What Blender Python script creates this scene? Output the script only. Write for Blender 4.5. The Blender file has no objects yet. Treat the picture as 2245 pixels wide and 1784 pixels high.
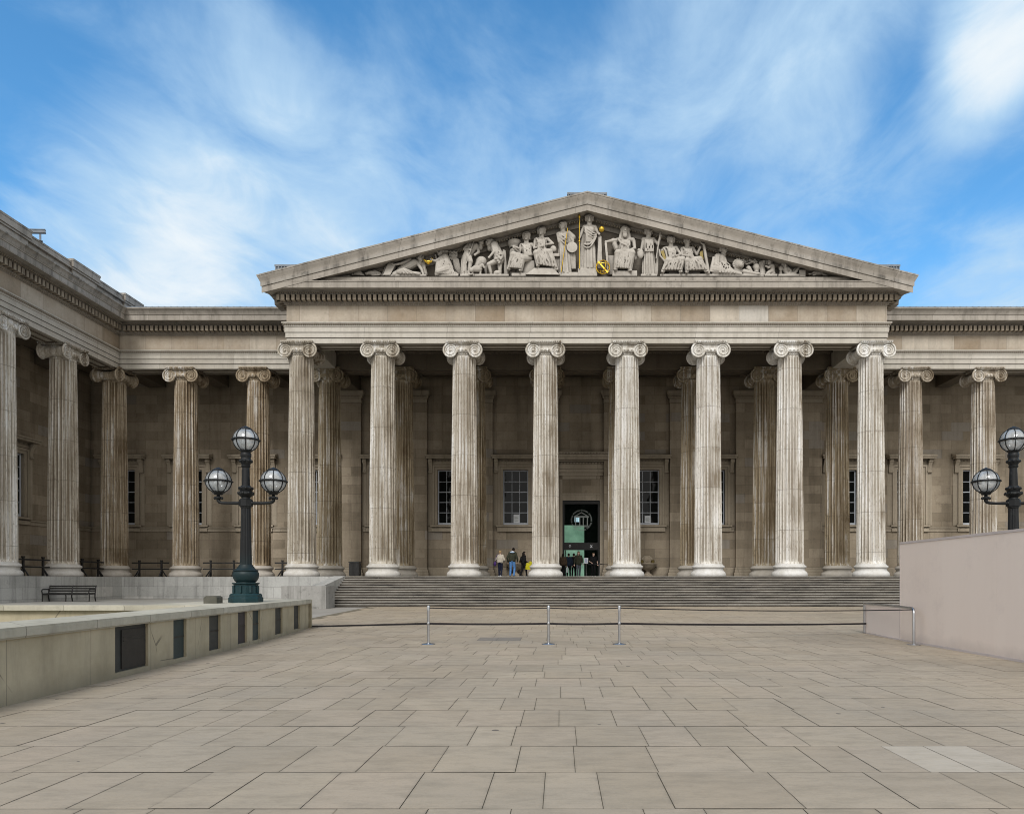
SUN_E, SUN_ANG = 2.3, 22
BACK_FILL = (1.0, .98, .94)
SKY_S, SKY_SAT, SKY_V, SKY_H = .14, 1.25, 1.6, .492
CLOUD = (.86, .93, .98)
# px, py, inner deg, outer deg, amount
CAPS = [(2215, 60, 1, 5, .30), (2130, 200, 1, 4, .16), (1760, 130, 4, 16, .11), (1500, 330, 4, 14, .06), (980, 420, 4, 14, .09), (560, 370, 3, 11, .12), (300, 480, 2, 9, .17), (280, 660, 2, 9, .16), (380, 170, 3, 10, .07), (2200, 650, 1, 6, .16), (700, 620, 4, 14, .06),
        (70, 120, 3, 13, -.10), (900, 90, 5, 15, -.06), (1300, 130, 4, 12, -.02), (1990, 440, 3, 10, -.12), (50, 380, 2, 8, -.08), (2040, 60, 1, 6, -.08)]
COV = (.43, .94)
import bpy, bmesh, math, random
from mathutils import Vector, Matrix
R = math.radians
PI = math.pi
random.seed(7)
scene = bpy.context.scene
COL = scene.collection

# ------------------------------------------------------------------ helpers
class MB:
    """collects simple shapes into ONE mesh"""
    def __init__(s):
        s.v = []; s.f = []; s.mi = []; s.sm = []; s.m = 0; s.smooth = False
    def face(s, idx):
        s.f.append(idx); s.mi.append(s.m); s.sm.append(s.smooth)
    def add(s, vs, fs):
        o = len(s.v); s.v.extend([tuple(v) for v in vs])
        for f in fs: s.face([o + i for i in f])
    def quad(s, a, b, c, d): s.add([a, b, c, d], [(0, 1, 2, 3)])
    def box(s, x0, x1, y0, y1, z0, z1):
        s.add([(x0,y0,z0),(x1,y0,z0),(x1,y1,z0),(x0,y1,z0),(x0,y0,z1),(x1,y0,z1),(x1,y1,z1),(x0,y1,z1)],
              [(0,3,2,1),(4,5,6,7),(0,1,5,4),(1,2,6,5),(2,3,7,6),(3,0,4,7)])
    def lathe(s, prof, n=24, c=(0,0,0), axis='z', rot=0.0, cap=True):
        vs = []
        for r, h in prof:
            for k in range(n):
                a = rot + 2*PI*k/n; p = (r*math.cos(a), r*math.sin(a))
                if axis == 'z': q = (c[0]+p[0], c[1]+p[1], c[2]+h)
                elif axis == 'y': q = (c[0]+p[0], c[1]+h, c[2]+p[1])
                else: q = (c[0]+h, c[1]+p[0], c[2]+p[1])
                vs.append(q)
        fs = []
        for i in range(len(prof)-1):
            for k in range(n):
                k2 = (k+1) % n
                fs.append((i*n+k, i*n+k2, (i+1)*n+k2, (i+1)*n+k))
        if cap:
            fs.append(tuple(range(n-1, -1, -1))); fs.append(tuple(range((len(prof)-1)*n, len(prof)*n)))
        s.add(vs, fs)
    def tube(s, pts, rad, n=8, closed=False):
        pts = [Vector(p) for p in pts]; N = len(pts)
        rr = rad if isinstance(rad, (list, tuple)) else [rad]*N
        vs = []; up = None
        for i, p in enumerate(pts):
            if closed: t = (pts[(i+1) % N]-pts[i-1]).normalized()
            else: t = (pts[min(i+1, N-1)]-pts[max(i-1, 0)]).normalized()
            if up is None:
                up = Vector((0,0,1)) if abs(t.z) < .9 else Vector((0,1,0))
            u = (up - t*up.dot(t)).normalized(); w = t.cross(u); up = u
            for k in range(n):
                a = 2*PI*k/n
                vs.append(p + (u*math.cos(a)+w*math.sin(a))*rr[i])
        fs = []
        for i in range(N if closed else N-1):
            j = (i+1) % N
            for k in range(n):
                k2 = (k+1) % n
                fs.append((i*n+k, i*n+k2, j*n+k2, j*n+k))
        if not closed:
            fs.append(tuple(range(n-1, -1, -1))); fs.append(tuple(range((N-1)*n, N*n)))
        s.add(vs, fs)
    def prism(s, poly, y0, y1, plane='xz'):
        n = len(poly)
        if plane == 'xz': A = [(a, y0, b) for a, b in poly]; B = [(a, y1, b) for a, b in poly]
        elif plane == 'yz': A = [(y0, a, b) for a, b in poly]; B = [(y1, a, b) for a, b in poly]
        else: A = [(a, b, y0) for a, b in poly]; B = [(a, b, y1) for a, b in poly]
        s.add(A+B, [tuple(range(n)), tuple(range(2*n-1, n-1, -1))] + [(i, (i+1) % n, n+(i+1) % n, n+i) for i in range(n)])
    def ball(s, c, r, nu=10, nv=6, rot=None):
        r = r if isinstance(r, (tuple, list)) else (r, r, r)
        vs = []; c = Vector(c)
        def P(x, y, z):
            q = Vector((x*r[0], y*r[1], z*r[2]))
            if rot is not None: q = rot @ q
            return c+q
        vs.append(P(0, 0, -1))
        for i in range(1, nv):
            a = -PI/2 + PI*i/nv
            for k in range(nu):
                b = 2*PI*k/nu; vs.append(P(math.cos(a)*math.cos(b), math.cos(a)*math.sin(b), math.sin(a)))
        vs.append(P(0, 0, 1)); L = len(vs)-1
        fs = [(0, 1+(k+1) % nu, 1+k) for k in range(nu)]
        for i in range(nv-2):
            for k in range(nu):
                a = 1+i*nu; k2 = (k+1) % nu
                fs.append((a+k, a+k2, a+nu+k2, a+nu+k))
        a = 1+(nv-2)*nu
        fs += [(a+k, a+(k+1) % nu, L) for k in range(nu)]
        s.add(vs, fs)
    def cap(s, p0, p1, r0, r1=None, n=12):
        """round-ended tapered limb"""
        r1 = r0 if r1 is None else r1
        p0 = Vector(p0); p1 = Vector(p1); d = p1-p0; L = d.length
        if L < 1e-6: s.ball(p0, max(r0, r1)); return
        t = d/L; up = Vector((0,0,1)) if abs(t.z) < .9 else Vector((0,1,0))
        u = (up-t*up.dot(t)).normalized(); w = t.cross(u)
        rings = []
        for i in range(4):
            a = -PI/2 + (i+.35)/4*PI/2; rings.append((p0+t*(r0*math.sin(a)), r0*math.cos(a)))
        rings.append((p0, r0)); rings.append((p1, r1))
        for i in range(4):
            a = (i+.65)/4*PI/2; rings.append((p1+t*(r1*math.sin(a)), r1*math.cos(a)))
        vs = []
        for c, r in rings:
            for k in range(n):
                a = 2*PI*k/n; vs.append(c+(u*math.cos(a)+w*math.sin(a))*r)
        fs = []
        for i in range(len(rings)-1):
            for k in range(n):
                k2 = (k+1) % n; fs.append((i*n+k, i*n+k2, (i+1)*n+k2, (i+1)*n+k))
        fs.append(tuple(range(n-1, -1, -1))); fs.append(tuple(range((len(rings)-1)*n, len(rings)*n)))
        s.add(vs, fs)
    def loft(s, rings):
        n = len(rings[0]); vs = [p for r in rings for p in r]; fs = []
        for i in range(len(rings)-1):
            for k in range(n):
                k2 = (k+1) % n; fs.append((i*n+k, i*n+k2, (i+1)*n+k2, (i+1)*n+k))
        fs.append(tuple(range(n-1, -1, -1))); fs.append(tuple(range((len(rings)-1)*n, len(rings)*n)))
        s.add(vs, fs)
    def xf(s, M, start=0):
        for i in range(start, len(s.v)): s.v[i] = tuple(M @ Vector(s.v[i]))
    def mesh(s, name, mats, angle=35, fix=True):
        me = bpy.data.meshes.new(name); me.from_pydata(s.v, [], s.f)
        for m in (mats if isinstance(mats, (list, tuple)) else [mats]): me.materials.append(m)
        me.polygons.foreach_set('material_index', s.mi)
        if fix:
            bm = bmesh.new(); bm.from_mesh(me); bmesh.ops.recalc_face_normals(bm, faces=bm.faces); bm.to_mesh(me); bm.free()
        if angle:
            me.polygons.foreach_set('use_smooth', [True]*len(me.polygons)); me.set_sharp_from_angle(angle=R(angle))
        me.update(); return me
    def build(s, name, mats, parent=None, angle=35, fix=True):
        o = bpy.data.objects.new(name, s.mesh(name, mats, angle, fix)); COL.objects.link(o)
        if parent is not None: o.parent = parent
        return o

def blob(s, name, mat, voxel, smooth=3, parent=None, loc=None, fac=.5):
    """fuse overlapping limbs of an MB into one continuous surface"""
    me = s.mesh(name+'_raw', mat, None)
    o = bpy.data.objects.new(name+'_raw', me); COL.objects.link(o)
    m = o.modifiers.new('r', 'REMESH'); m.mode = 'VOXEL'; m.voxel_size = voxel; m.adaptivity = 0
    if smooth:
        q = o.modifiers.new('s', 'SMOOTH'); q.iterations = smooth; q.factor = fac
    bpy.context.view_layer.update()
    dg = bpy.context.evaluated_depsgraph_get()
    nm = bpy.data.meshes.new_from_object(o.evaluated_get(dg), depsgraph=dg); nm.name = name
    bpy.data.objects.remove(o); bpy.data.meshes.remove(me)
    nm.materials.clear(); nm.materials.append(mat)
    nm.polygons.foreach_set('use_smooth', [True]*len(nm.polygons))
    ob = bpy.data.objects.new(name, nm); COL.objects.link(ob)
    if parent is not None: ob.parent = parent
    if loc: ob.location = loc
    return ob

def tag(o, label=None, cat=None, group=None, kind=None):
    if label: o['label'] = label
    if cat: o['category'] = cat
    if group: o['group'] = group
    if kind: o['kind'] = kind
    return o
def empty(name, loc=(0,0,0), label=None, cat=None, group=None, rz=0):
    o = bpy.data.objects.new(name, None); COL.objects.link(o)
    o.location = loc; o.rotation_euler = (0, 0, rz); o.empty_display_size = .2
    return tag(o, label, cat, group)
def copy_tree(o, parent=None):
    c = o.copy(); COL.objects.link(c)
    if parent is not None: c.parent = parent
    for ch in list(o.children): copy_tree(ch, c)
    return c

def mitre(path, i, p):
    def nrm(a, b):
        dx, dy = b[0]-a[0], b[1]-a[1]; L = math.hypot(dx, dy); return (dy/L, -dx/L)
    x, y = path[i]
    if i == 0: n = nrm(path[0], path[1]); return (x+n[0]*p, y+n[1]*p)
    if i == len(path)-1: n = nrm(path[-2], path[-1]); return (x+n[0]*p, y+n[1]*p)
    a = nrm(path[i-1], path[i]); b = nrm(path[i], path[i+1]); k = p/(1+a[0]*b[0]+a[1]*b[1])
    return (x+(a[0]+b[0])*k, y+(a[1]+b[1])*k)
def sweep(mb, prof, path):
    n = len(prof); rings = []
    for i in range(len(path)):
        rings.append([(*mitre(path, i, p), z) for p, z in prof])
    mb.loft(rings)
def along(path, p, step, fn):
    """call fn(x, y, dirx, diry, nx, ny) at regular spacing on the line offset p from path"""
    for i in range(len(path)-1):
        a = mitre(path, i, p); b = mitre(path, i+1, p)
        dx, dy = b[0]-a[0], b[1]-a[1]; L = math.hypot(dx, dy); dx /= L; dy /= L
        k = max(1, int(L/step)); st = L/k
        for j in range(k):
            t = (j+.5)*st; fn(a[0]+dx*t, a[1]+dy*t, dx, dy, dy, -dx)
def obox(mb, x, y, dx, dy, nx, ny, w, p0, p1, z0, z1):
    h = w/2; A = [(x-dx*h, y-dy*h), (x+dx*h, y+dy*h)]
    pts = []
    for z in (z0, z1):
        for q in (p0, p1):
            for a in A: pts.append((a[0]+nx*q, a[1]+ny*q, z))
    mb.add(pts, [(0,1,3,2),(4,6,7,5),(0,4,5,1),(2,3,7,6),(0,2,6,4),(1,5,7,3)])

# ------------------------------------------------------------------ node materials
class NT:
    def __init__(s, name):
        s.mat = bpy.data.materials.new(name); s.mat.use_nodes = True
        s.t = s.mat.node_tree; s.b = s.t.nodes['Principled BSDF']; s.L = s.t.links.new
    def n(s, typ, **kw):
        nd = s.t.nodes.new(typ)
        for k, v in kw.items():
            if k in nd.inputs: s.put(nd.inputs[k], v)
            else: setattr(nd, k, v)
        return nd
    def put(s, sock, v):
        if isinstance(v, bpy.types.NodeSocket): s.L(v, sock)
        else: sock.default_value = v
    def math(s, op, a, b=0.0, clamp=False):
        nd = s.t.nodes.new('ShaderNodeMath'); nd.operation = op; nd.use_clamp = clamp
        s.put(nd.inputs[0], a); s.put(nd.inputs[1], b); return nd.outputs[0]
    def mix(s, f, a, b, mode='MIX'):
        nd = s.t.nodes.new('ShaderNodeMix'); nd.data_type = 'RGBA'; nd.blend_type = mode
        s.put(nd.inputs[0], f)
        for k, v in ((6, a), (7, b)): s.put(nd.inputs[k], v if isinstance(v, bpy.types.NodeSocket) else (*v[:3], 1))
        return nd.outputs[2]
    def pos(s): return s.n('ShaderNodeNewGeometry').outputs['Position']
    def obj(s): return s.n('ShaderNodeTexCoord').outputs['Object']
    def vmap(s, v, sc): 
        nd = s.n('ShaderNodeMapping'); s.L(v, nd.inputs['Vector']); nd.inputs['Scale'].default_value = sc; return nd.outputs[0]
    def noise(s, v, sc, det=4, rough=.6, dist=0):
        nd = s.n('ShaderNodeTexNoise'); s.L(v, nd.inputs['Vector']); nd.inputs['Scale'].default_value = sc
        nd.inputs['Detail'].default_value = det; nd.inputs['Roughness'].default_value = rough; nd.inputs['Distortion'].default_value = dist
        return nd.outputs['Fac']
    def ramp(s, f, lo, hi, a=0.0, b=1.0):
        nd = s.n('ShaderNodeMapRange'); s.put(nd.inputs[0], f)
        for i, v in enumerate((lo, hi, a, b)): nd.inputs[i+1].default_value = v
        return nd.outputs[0]
    def bump(s, h, st=.4, dist=.02, prev=None):
        nd = s.n('ShaderNodeBump'); s.L(h, nd.inputs['Height']); nd.inputs['Strength'].default_value = st; nd.inputs['Distance'].default_value = dist
        if prev is not None: s.L(prev, nd.inputs['Normal'])
        return nd.outputs[0]
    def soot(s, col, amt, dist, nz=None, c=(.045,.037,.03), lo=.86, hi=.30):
        """shade painted into recesses by ambient occlusion, in a sooty colour"""
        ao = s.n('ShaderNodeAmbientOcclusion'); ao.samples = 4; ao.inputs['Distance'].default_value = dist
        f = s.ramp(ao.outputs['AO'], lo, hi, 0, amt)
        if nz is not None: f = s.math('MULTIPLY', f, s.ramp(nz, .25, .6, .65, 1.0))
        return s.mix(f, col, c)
    def fin(s, col, rough=.85, nrm=None, spec=.3, metal=0.0):
        s.put(s.b.inputs['Base Color'], col if isinstance(col, bpy.types.NodeSocket) else (*col[:3], 1))
        s.put(s.b.inputs['Roughness'], rough); s.b.inputs['Specular IOR Level'].default_value = spec; s.b.inputs['Metallic'].default_value = metal
        if nrm is not None: s.L(nrm, s.b.inputs['Normal'])
        return s.mat

def ashlar(name, dark, light, bw=1.7, bh=.62, patch=.0, patchcol=(.5,.48,.45), streak=.35, stain=(.10,.08,.06), stain_amt=.5, mort=.008, bump=.3, off=(0,0), mortdark=.55, crease_shade=0.0, gd=.3):
    N = NT(name); p = N.pos()
    sx = N.n('ShaderNodeSeparateXYZ'); N.L(p, sx.inputs[0])
    u = N.math('ADD', N.math('ADD', sx.outputs[0], sx.outputs[1]), off[0]); w = N.math('ADD', sx.outputs[2], off[1])
    cb = N.n('ShaderNodeCombineXYZ'); N.L(u, cb.inputs[0]); N.L(w, cb.inputs[1])
    br = N.n('ShaderNodeTexBrick'); N.L(cb.outputs[0], br.inputs['Vector'])
    br.inputs['Color1'].default_value = (0,0,0,1); br.inputs['Color2'].default_value = (1,1,1,1); br.inputs['Mortar'].default_value = (.5,.5,.5,1)
    br.inputs['Scale'].default_value = 1; br.inputs['Mortar Size'].default_value = mort; br.inputs['Mortar Smooth'].default_value = .2
    br.inputs['Brick Width'].default_value = bw; br.inputs['Row Height'].default_value = bh; br.offset = .45; br.squash = 1.0
    rnd = N.n('ShaderNodeSeparateColor'); N.L(br.outputs['Color'], rnd.inputs[0]); rnd = rnd.outputs[0]
    big = N.noise(p, .55, 5, .65); fine = N.noise(p, 9, 6, .7); st = N.noise(N.vmap(p, (2.2, 2.2, .16)), 1.0, 4, .65)
    f = N.math('ADD', N.math('MULTIPLY', rnd, .55), N.math('MULTIPLY', N.ramp(big, .3, .7), .45))
    col = N.mix(f, dark, light)
    if patch > 0:
        wn = N.math('GREATER_THAN', N.math('FRACT', N.math('MULTIPLY', rnd, 37.7)), 1-patch)
        col = N.mix(N.math('MULTIPLY', wn, .8), col, patchcol)
    col = N.mix(N.math('MULTIPLY', N.ramp(st, .48, .75), streak), col, stain)
    col = N.mix(N.math('MULTIPLY', N.ramp(N.noise(p, 2.3, 6, .75), .55, .8), stain_amt), col, stain)
    col = N.mix(N.ramp(fine, .3, .8, 0, .35), col, N.mix(.5, col, (0,0,0)))
    col = N.mix(N.math('MULTIPLY', br.outputs['Fac'], mortdark), col, (.05,.045,.04))
    if crease_shade: col = N.soot(col, crease_shade, gd, big)  # occlusion shade mixed into the stone colour
    h = N.math('SUBTRACT', N.math('MULTIPLY', fine, .5), N.math('MULTIPLY', br.outputs['Fac'], .8))
    return N.fin(col, .9, N.bump(h, bump, .02), .2)

M = {}
M['stone'] = ashlar('facade_stone', (.29,.222,.15), (.60,.54,.455), 1.7, 1.01, .05, (.58,.55,.50), .3, (.13,.11,.09), .4, off=(.3,-16.57), crease_shade=0.5, gd=0.3)
M['arch'] = ashlar('architrave_stone', (.44,.405,.345), (.61,.575,.515), 4.8, 5.0, .0, streak=.35, stain=(.20,.17,.13), stain_amt=.45, off=(1.6,-12), crease_shade=0.75, gd=0.22)
M['cornice'] = ashlar('cornice_stone', (.31,.28,.24), (.46,.42,.37), 2.0, 30, .0, streak=.55, stain=(.08,.07,.06), stain_amt=.6, crease_shade=0.8, gd=0.28)
M['old'] = ashlar('blackened_and_shadow_stone', (.26,.235,.20), (.46,.43,.39), 2.0, 30, .0, streak=.85, stain=(.035,.033,.03), stain_amt=.95)
M['dentil'] = ashlar('dentil_stone', (.20,.165,.125), (.44,.38,.30), .29, 30, .0, streak=.3, stain=(.08,.07,.055), stain_amt=.4, mort=.001, crease_shade=0.85, gd=0.25)
M['wall'] = ashlar('inner_wall_stone', (.26,.215,.155), (.54,.45,.34), 1.55, .66, .05, (.40,.36,.31), .35, (.075,.06,.046), .45, crease_shade=0.7, gd=0.5)
M['trim'] = ashlar('trim_stone', (.39,.33,.245), (.57,.49,.385), 3.3, 30, .0, streak=.3, stain=(.08,.065,.05), stain_amt=.4, crease_shade=0.85, gd=0.35)
M['ceil'] = ashlar('ceiling_plaster', (.13,.108,.08), (.215,.178,.135), 3, 30, .0, streak=.2, stain=(.06,.05,.04), stain_amt=.4, crease_shade=0.7, gd=0.5)
M['plinth'] = ashlar('weathered_marble', (.36,.36,.345), (.54,.54,.52), 1.9, .62, .05, (.62,.61,.58), .7, (.16,.16,.155), .6, off=(.4,-1.27))
M['rough'] = ashlar('rough_granite', (.24,.235,.22), (.42,.41,.39), 3, 30, .0, streak=.9, stain=(.10,.098,.09), stain_amt=.9, bump=.8)
M['beadd'] = NT('bead_stone').fin((.24,.205,.16), .9)

def mat_column():
    N = NT('column_stone'); p = N.obj(); oi = N.n('ShaderNodeObjectInfo')
    rv = N.n('ShaderNodeCombineXYZ'); r = N.math('MULTIPLY', oi.outputs['Random'], 91.0)
    for i in range(3): N.L(r, rv.inputs[i])
    va = N.n('ShaderNodeVectorMath'); va.operation = 'ADD'; N.L(p, va.inputs[0]); N.L(rv.outputs[0], va.inputs[1]); q = va.outputs[0]
    st = N.noise(N.vmap(q, (4.6, 4.6, .2)), 1.0, 5, .7); pit = N.noise(N.vmap(q, (7, 7, 3.2)), 1.6, 7, .78); big = N.noise(q, .5, 4, .6)
    sx = N.n('ShaderNodeSeparateXYZ'); N.L(p, sx.inputs[0])
    d = N.math('ADD', N.math('DIVIDE', sx.outputs[2], 2.35), r)
    wn = N.n('ShaderNodeTexWhiteNoise'); wn.noise_dimensions = '1D'; N.L(N.math('FLOOR', d), wn.inputs['W'])
    joint = N.math('LESS_THAN', N.math('FRACT', d), .008)
    base = oi.outputs['Color']
    light = N.mix(.55, base, (.93,.93,.92)); dark = N.mix(1.0, base, (.30,.25,.19), 'MULTIPLY'); mid = N.mix(1.0, base, (.90,.87,.82), 'MULTIPLY')
    side_dark = N.ramp(N.math('ADD', sx.outputs[0], N.math('MULTIPLY', N.ramp(big, .3, .7, -1, 1), .55)), -.05, .9, 0, .36)  # brown stain on the +x side, with side shading painted in
    f = N.math('ADD', N.math('MULTIPLY', N.ramp(st, .40, .58), .66), N.math('ADD', N.math('MULTIPLY', N.ramp(big, .35, .65), .22), N.math('ADD', N.math('MULTIPLY', wn.outputs['Value'], .20), side_dark)))
    col = N.mix(N.ramp(f, .15, .55), light, mid)
    col = N.mix(N.ramp(f, .74, 1.3), col, dark)
    col = N.mix(N.math('MULTIPLY', N.ramp(pit, .53, .66), .8), col, dark)
    col = N.mix(N.math('MULTIPLY', N.ramp(pit, .42, .34), .35), col, light)
    col = N.mix(N.math('MULTIPLY', joint, .7), col, (.07,.06,.05))
    hol = N.n('ShaderNodeAttribute'); hol.attribute_name = 'hollow'
    col = N.mix(N.math('MULTIPLY', hol.outputs['Fac'], N.ramp(st, .38, .62, .25, .85)), col, dark)
    col = N.soot(col, .5, .14, None, (.05,.042,.033))
    return N.fin(col, .9, N.bump(N.math('ADD', pit, N.math('MULTIPLY', joint, -1.0)), .55, .03), .2)
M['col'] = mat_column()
def mat_colbase():
    N = NT('column_base_stone'); p = N.pos(); oi = N.n('ShaderNodeObjectInfo'); a = N.noise(p, 2.2, 6, .7); b = N.noise(p, 12, 5, .7)
    col = N.mix(N.ramp(a, .35, .65), N.mix(1.0, oi.outputs['Color'], (.80,.78,.74), 'MULTIPLY'), oi.outputs['Color'])
    col = N.mix(N.ramp(b, .55, .8, 0, .5), col, (.2,.18,.15)); col = N.soot(col, .75, .2)
    return N.fin(col, .85, N.bump(b, .25, .02), .2)
M['colbase'] = mat_colbase()

def mat_statue():
    N = NT('carved_stone'); p = N.pos(); pt = N.n('ShaderNodeNewGeometry').outputs['Pointiness']
    n1 = N.noise(p, 2.0, 5, .7); n2 = N.noise(p, 14, 5, .7)
    col = N.mix(N.ramp(n1, .3, .7), (.37,.34,.30), (.535,.50,.45))
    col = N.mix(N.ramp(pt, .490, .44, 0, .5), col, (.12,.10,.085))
    col = N.soot(N.soot(col, .75, .13, None, (.05,.042,.034), .80, .35), .8, .5, None, (.045,.038,.032), .80, .25)
    col = N.mix(N.ramp(n2, .55, .8, 0, .4), col, (.2,.18,.15))
    return N.fin(col, .85, N.bump(n2, .25, .02), .2)
M['statue'] = mat_statue()
M['tymp'] = ashlar('tympanum_stone', (.19,.165,.135), (.30,.265,.22), 1.8, .8, .04, (.42,.39,.34), .4, (.10,.085,.07), .5, crease_shade=0.6, gd=0.6)

def mat_steps():
    N = NT('step_stone'); p = N.pos(); nz = N.n('ShaderNodeNewGeometry'); s = N.n('ShaderNodeSeparateXYZ'); N.L(nz.outputs['Normal'], s.inputs[0])
    a = N.noise(N.vmap(p, (.6, 2, 3)), 1, 6, .7); b = N.noise(p, 11, 5, .7)
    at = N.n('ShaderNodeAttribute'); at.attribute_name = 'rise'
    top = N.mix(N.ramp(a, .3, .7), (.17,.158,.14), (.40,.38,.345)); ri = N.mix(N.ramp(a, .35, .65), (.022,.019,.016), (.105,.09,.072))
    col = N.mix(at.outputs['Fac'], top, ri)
    col = N.mix(N.ramp(b, .5, .8, 0, .4), col, (.07,.065,.06))
    return N.fin(col, .85, N.bump(b, .3, .01), .3)
M['steps'] = mat_steps()

def mat_paving():
    N = NT('yorkstone_paving'); p = N.pos(); at = N.n('ShaderNodeAttribute'); at.attribute_name = 'tone'
    a = N.noise(p, .35, 5, .6); b = N.noise(N.vmap(p, (1.0, 2.4, 1)), 2.2, 7, .72); c = N.noise(p, 38, 4, .7)
    col = N.mix(at.outputs['Fac'], (.345,.28,.20), (.45,.374,.278))
    hu = N.n('ShaderNodeAttribute'); hu.attribute_name = 'hue'
    col = N.mix(N.math('MULTIPLY', hu.outputs['Fac'], .55), col, (.44,.355,.27))
    col = N.mix(N.ramp(a, .38, .7, 0, .55), col, (.30,.265,.215))
    eg = N.n('ShaderNodeAttribute'); eg.attribute_name = 'edge'
    col = N.mix(N.math('MULTIPLY', N.math('POWER', eg.outputs['Fac'], 1.6), N.ramp(b, .38, .66, .04, .5)), col, (.19,.16,.12))
    col = N.mix(N.ramp(N.noise(p, .16, 6, .7, .6), .50, .72, 0, .65), col, (.22,.18,.13))
    col = N.mix(N.ramp(b, .45, .75, 0, .6), col, (.205,.178,.135))
    col = N.mix(N.ramp(c, .5, .8, 0, .35), col, (.20,.18,.155))
    # trodden chewing gum and dark spots
    vo = N.n('ShaderNodeTexVoronoi'); N.L(p, vo.inputs['Vector']); vo.inputs['Scale'].default_value = 1.9
    wv = N.n('ShaderNodeSeparateColor'); N.L(vo.outputs['Color'], wv.inputs[0])
    sp = N.math('MULTIPLY', N.math('LESS_THAN', vo.outputs['Distance'], N.math('MULTIPLY', wv.outputs[1], .085)), N.math('GREATER_THAN', wv.outputs[0], .38))
    col = N.mix(N.math('MULTIPLY', sp, .75), col, (.06,.055,.05))
    ex = N.n('ShaderNodeAttribute'); ex.attribute_name = 'pale'
    col = N.mix(N.math('MULTIPLY', N.math('MAXIMUM', ex.outputs['Fac'], 0.0), N.ramp(b, .3, .75, .85, .35)), col, (.50,.445,.365))
    col = N.mix(N.math('MULTIPLY', N.math('MAXIMUM', N.math('MULTIPLY', ex.outputs['Fac'], -1.0), 0.0), .8), col, (.13,.125,.12))
    h = N.math('ADD', N.math('MULTIPLY', b, .7), N.math('MULTIPLY', c, .4))
    return N.fin(col, N.ramp(b, .3, .7, .62, .85), N.bump(h, .35, .01), .35)
M['paving'] = mat_paving()

def mat_simple(name, c1, c2, sc=3, rough=.7, bump=.15, spec=.3, metal=0, stretch=(1,1,1), bsc=25, coord='pos'):
    N = NT(name); p = N.vmap(N.pos() if coord == 'pos' else N.obj(), stretch)
    a = N.noise(p, sc, 5, .65); b = N.noise(p, bsc, 4, .7)
    return N.fin(N.mix(N.ramp(a, .3, .7), c1, c2), rough, N.bump(b, bump, .01) if bump else None, spec, metal)
M['joint'] = mat_simple('joint_dirt', (.12,.105,.075), (.19,.165,.12), 3, .95)
M['block'] = mat_simple('grey_block', (.07,.07,.055), (.12,.115,.095), 4, .9)
M['earth'] = mat_simple('open_ground', (.26,.245,.22), (.34,.32,.29), .4, .9)
M['terrace'] = mat_simple('terrace_paving', (.27,.262,.235), (.37,.36,.33), .8, .85)
def mat_render():
    N = NT('stained_render'); p = N.pos(); a = N.noise(p, .7, 6, .7); b = N.noise(N.vmap(p, (3, 3, .5)), 1, 5, .7); c = N.noise(p, 30, 4, .7)
    col = N.mix(N.ramp(a, .3, .7), (.33,.288,.195), (.465,.41,.295)); col = N.mix(N.ramp(b, .5, .8, 0, .45), col, (.19,.175,.135))
    sx = N.n('ShaderNodeSeparateXYZ'); N.L(p, sx.inputs[0])
    col = N.mix(N.math('MULTIPLY', N.ramp(N.math('ADD', sx.outputs[2], N.math('MULTIPLY', a, .25)), .45, .12), .45), col, (.15,.135,.10))
    vo = N.n('ShaderNodeTexVoronoi'); vo.feature = 'DISTANCE_TO_EDGE'; N.L(N.vmap(p, (.45,.45,.45)), vo.inputs['Vector']); vo.inputs['Scale'].default_value = 1.0
    cr = N.math('MULTIPLY', N.math('LESS_THAN', vo.outputs['Distance'], .004), N.ramp(N.noise(p, .9, 2), .52, .58))
    col = N.mix(N.math('MULTIPLY', cr, .6), col, (.08,.07,.055))
    cb = N.n('ShaderNodeCombineXYZ'); N.L(N.math('ADD', N.math('ADD', sx.outputs[0], sx.outputs[1]), .55), cb.inputs[0]); N.L(N.math('ADD', sx.outputs[2], 4.0), cb.inputs[1])
    br = N.n('ShaderNodeTexBrick'); N.L(cb.outputs[0], br.inputs['Vector']); br.inputs['Scale'].default_value = 1; br.inputs['Mortar Size'].default_value = .006; br.inputs['Brick Width'].default_value = 1.75; br.inputs['Row Height'].default_value = 30
    col = N.mix(N.math('MULTIPLY', br.outputs['Fac'], .6), col, (.09,.08,.06))
    return N.fin(col, .85, N.bump(c, .2, .01), .25)
M['render'] = mat_render()
M['coping'] = ashlar('coping_stone', (.40,.375,.30), (.57,.54,.45), 1.55, 30, .0, streak=.35, stain=(.17,.155,.12), stain_amt=.5, mort=.009)
M['slate'] = mat_simple('dark_slate_panel', (.028,.031,.030), (.05,.053,.05), 2, .5, .1)
M['slate_teal'] = mat_simple('teal_slate_panel', (.02,.034,.036), (.035,.055,.058), 2, .45, .1)
M['slate_plum'] = mat_simple('plum_slate_panel', (.030,.027,.030), (.05,.045,.05), 2, .5, .1)
def mat_hoard():
    N = NT('hoarding_paint'); p = N.pos(); a = N.noise(N.vmap(p, (.9, .9, .10)), 1.0, 4, .6); b = N.noise(p, 1.1, 6, .7); c = N.noise(p, 30, 4, .7); sx = N.n('ShaderNodeSeparateXYZ'); N.L(p, sx.inputs[0])
    col = N.mix(N.ramp(a, .3, .7), (.79,.68,.605), (.84,.735,.66)); col = N.mix(N.ramp(b, .55, .8, 0, .3), col, (.52,.44,.41))
    col = N.mix(N.math('MULTIPLY', N.ramp(N.math('ADD', sx.outputs[2], N.math('MULTIPLY', b, .5)), .55, .15), .5), col, (.34,.29,.26))
    return N.fin(col, .5, N.bump(c, .05, .005), .35)
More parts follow.
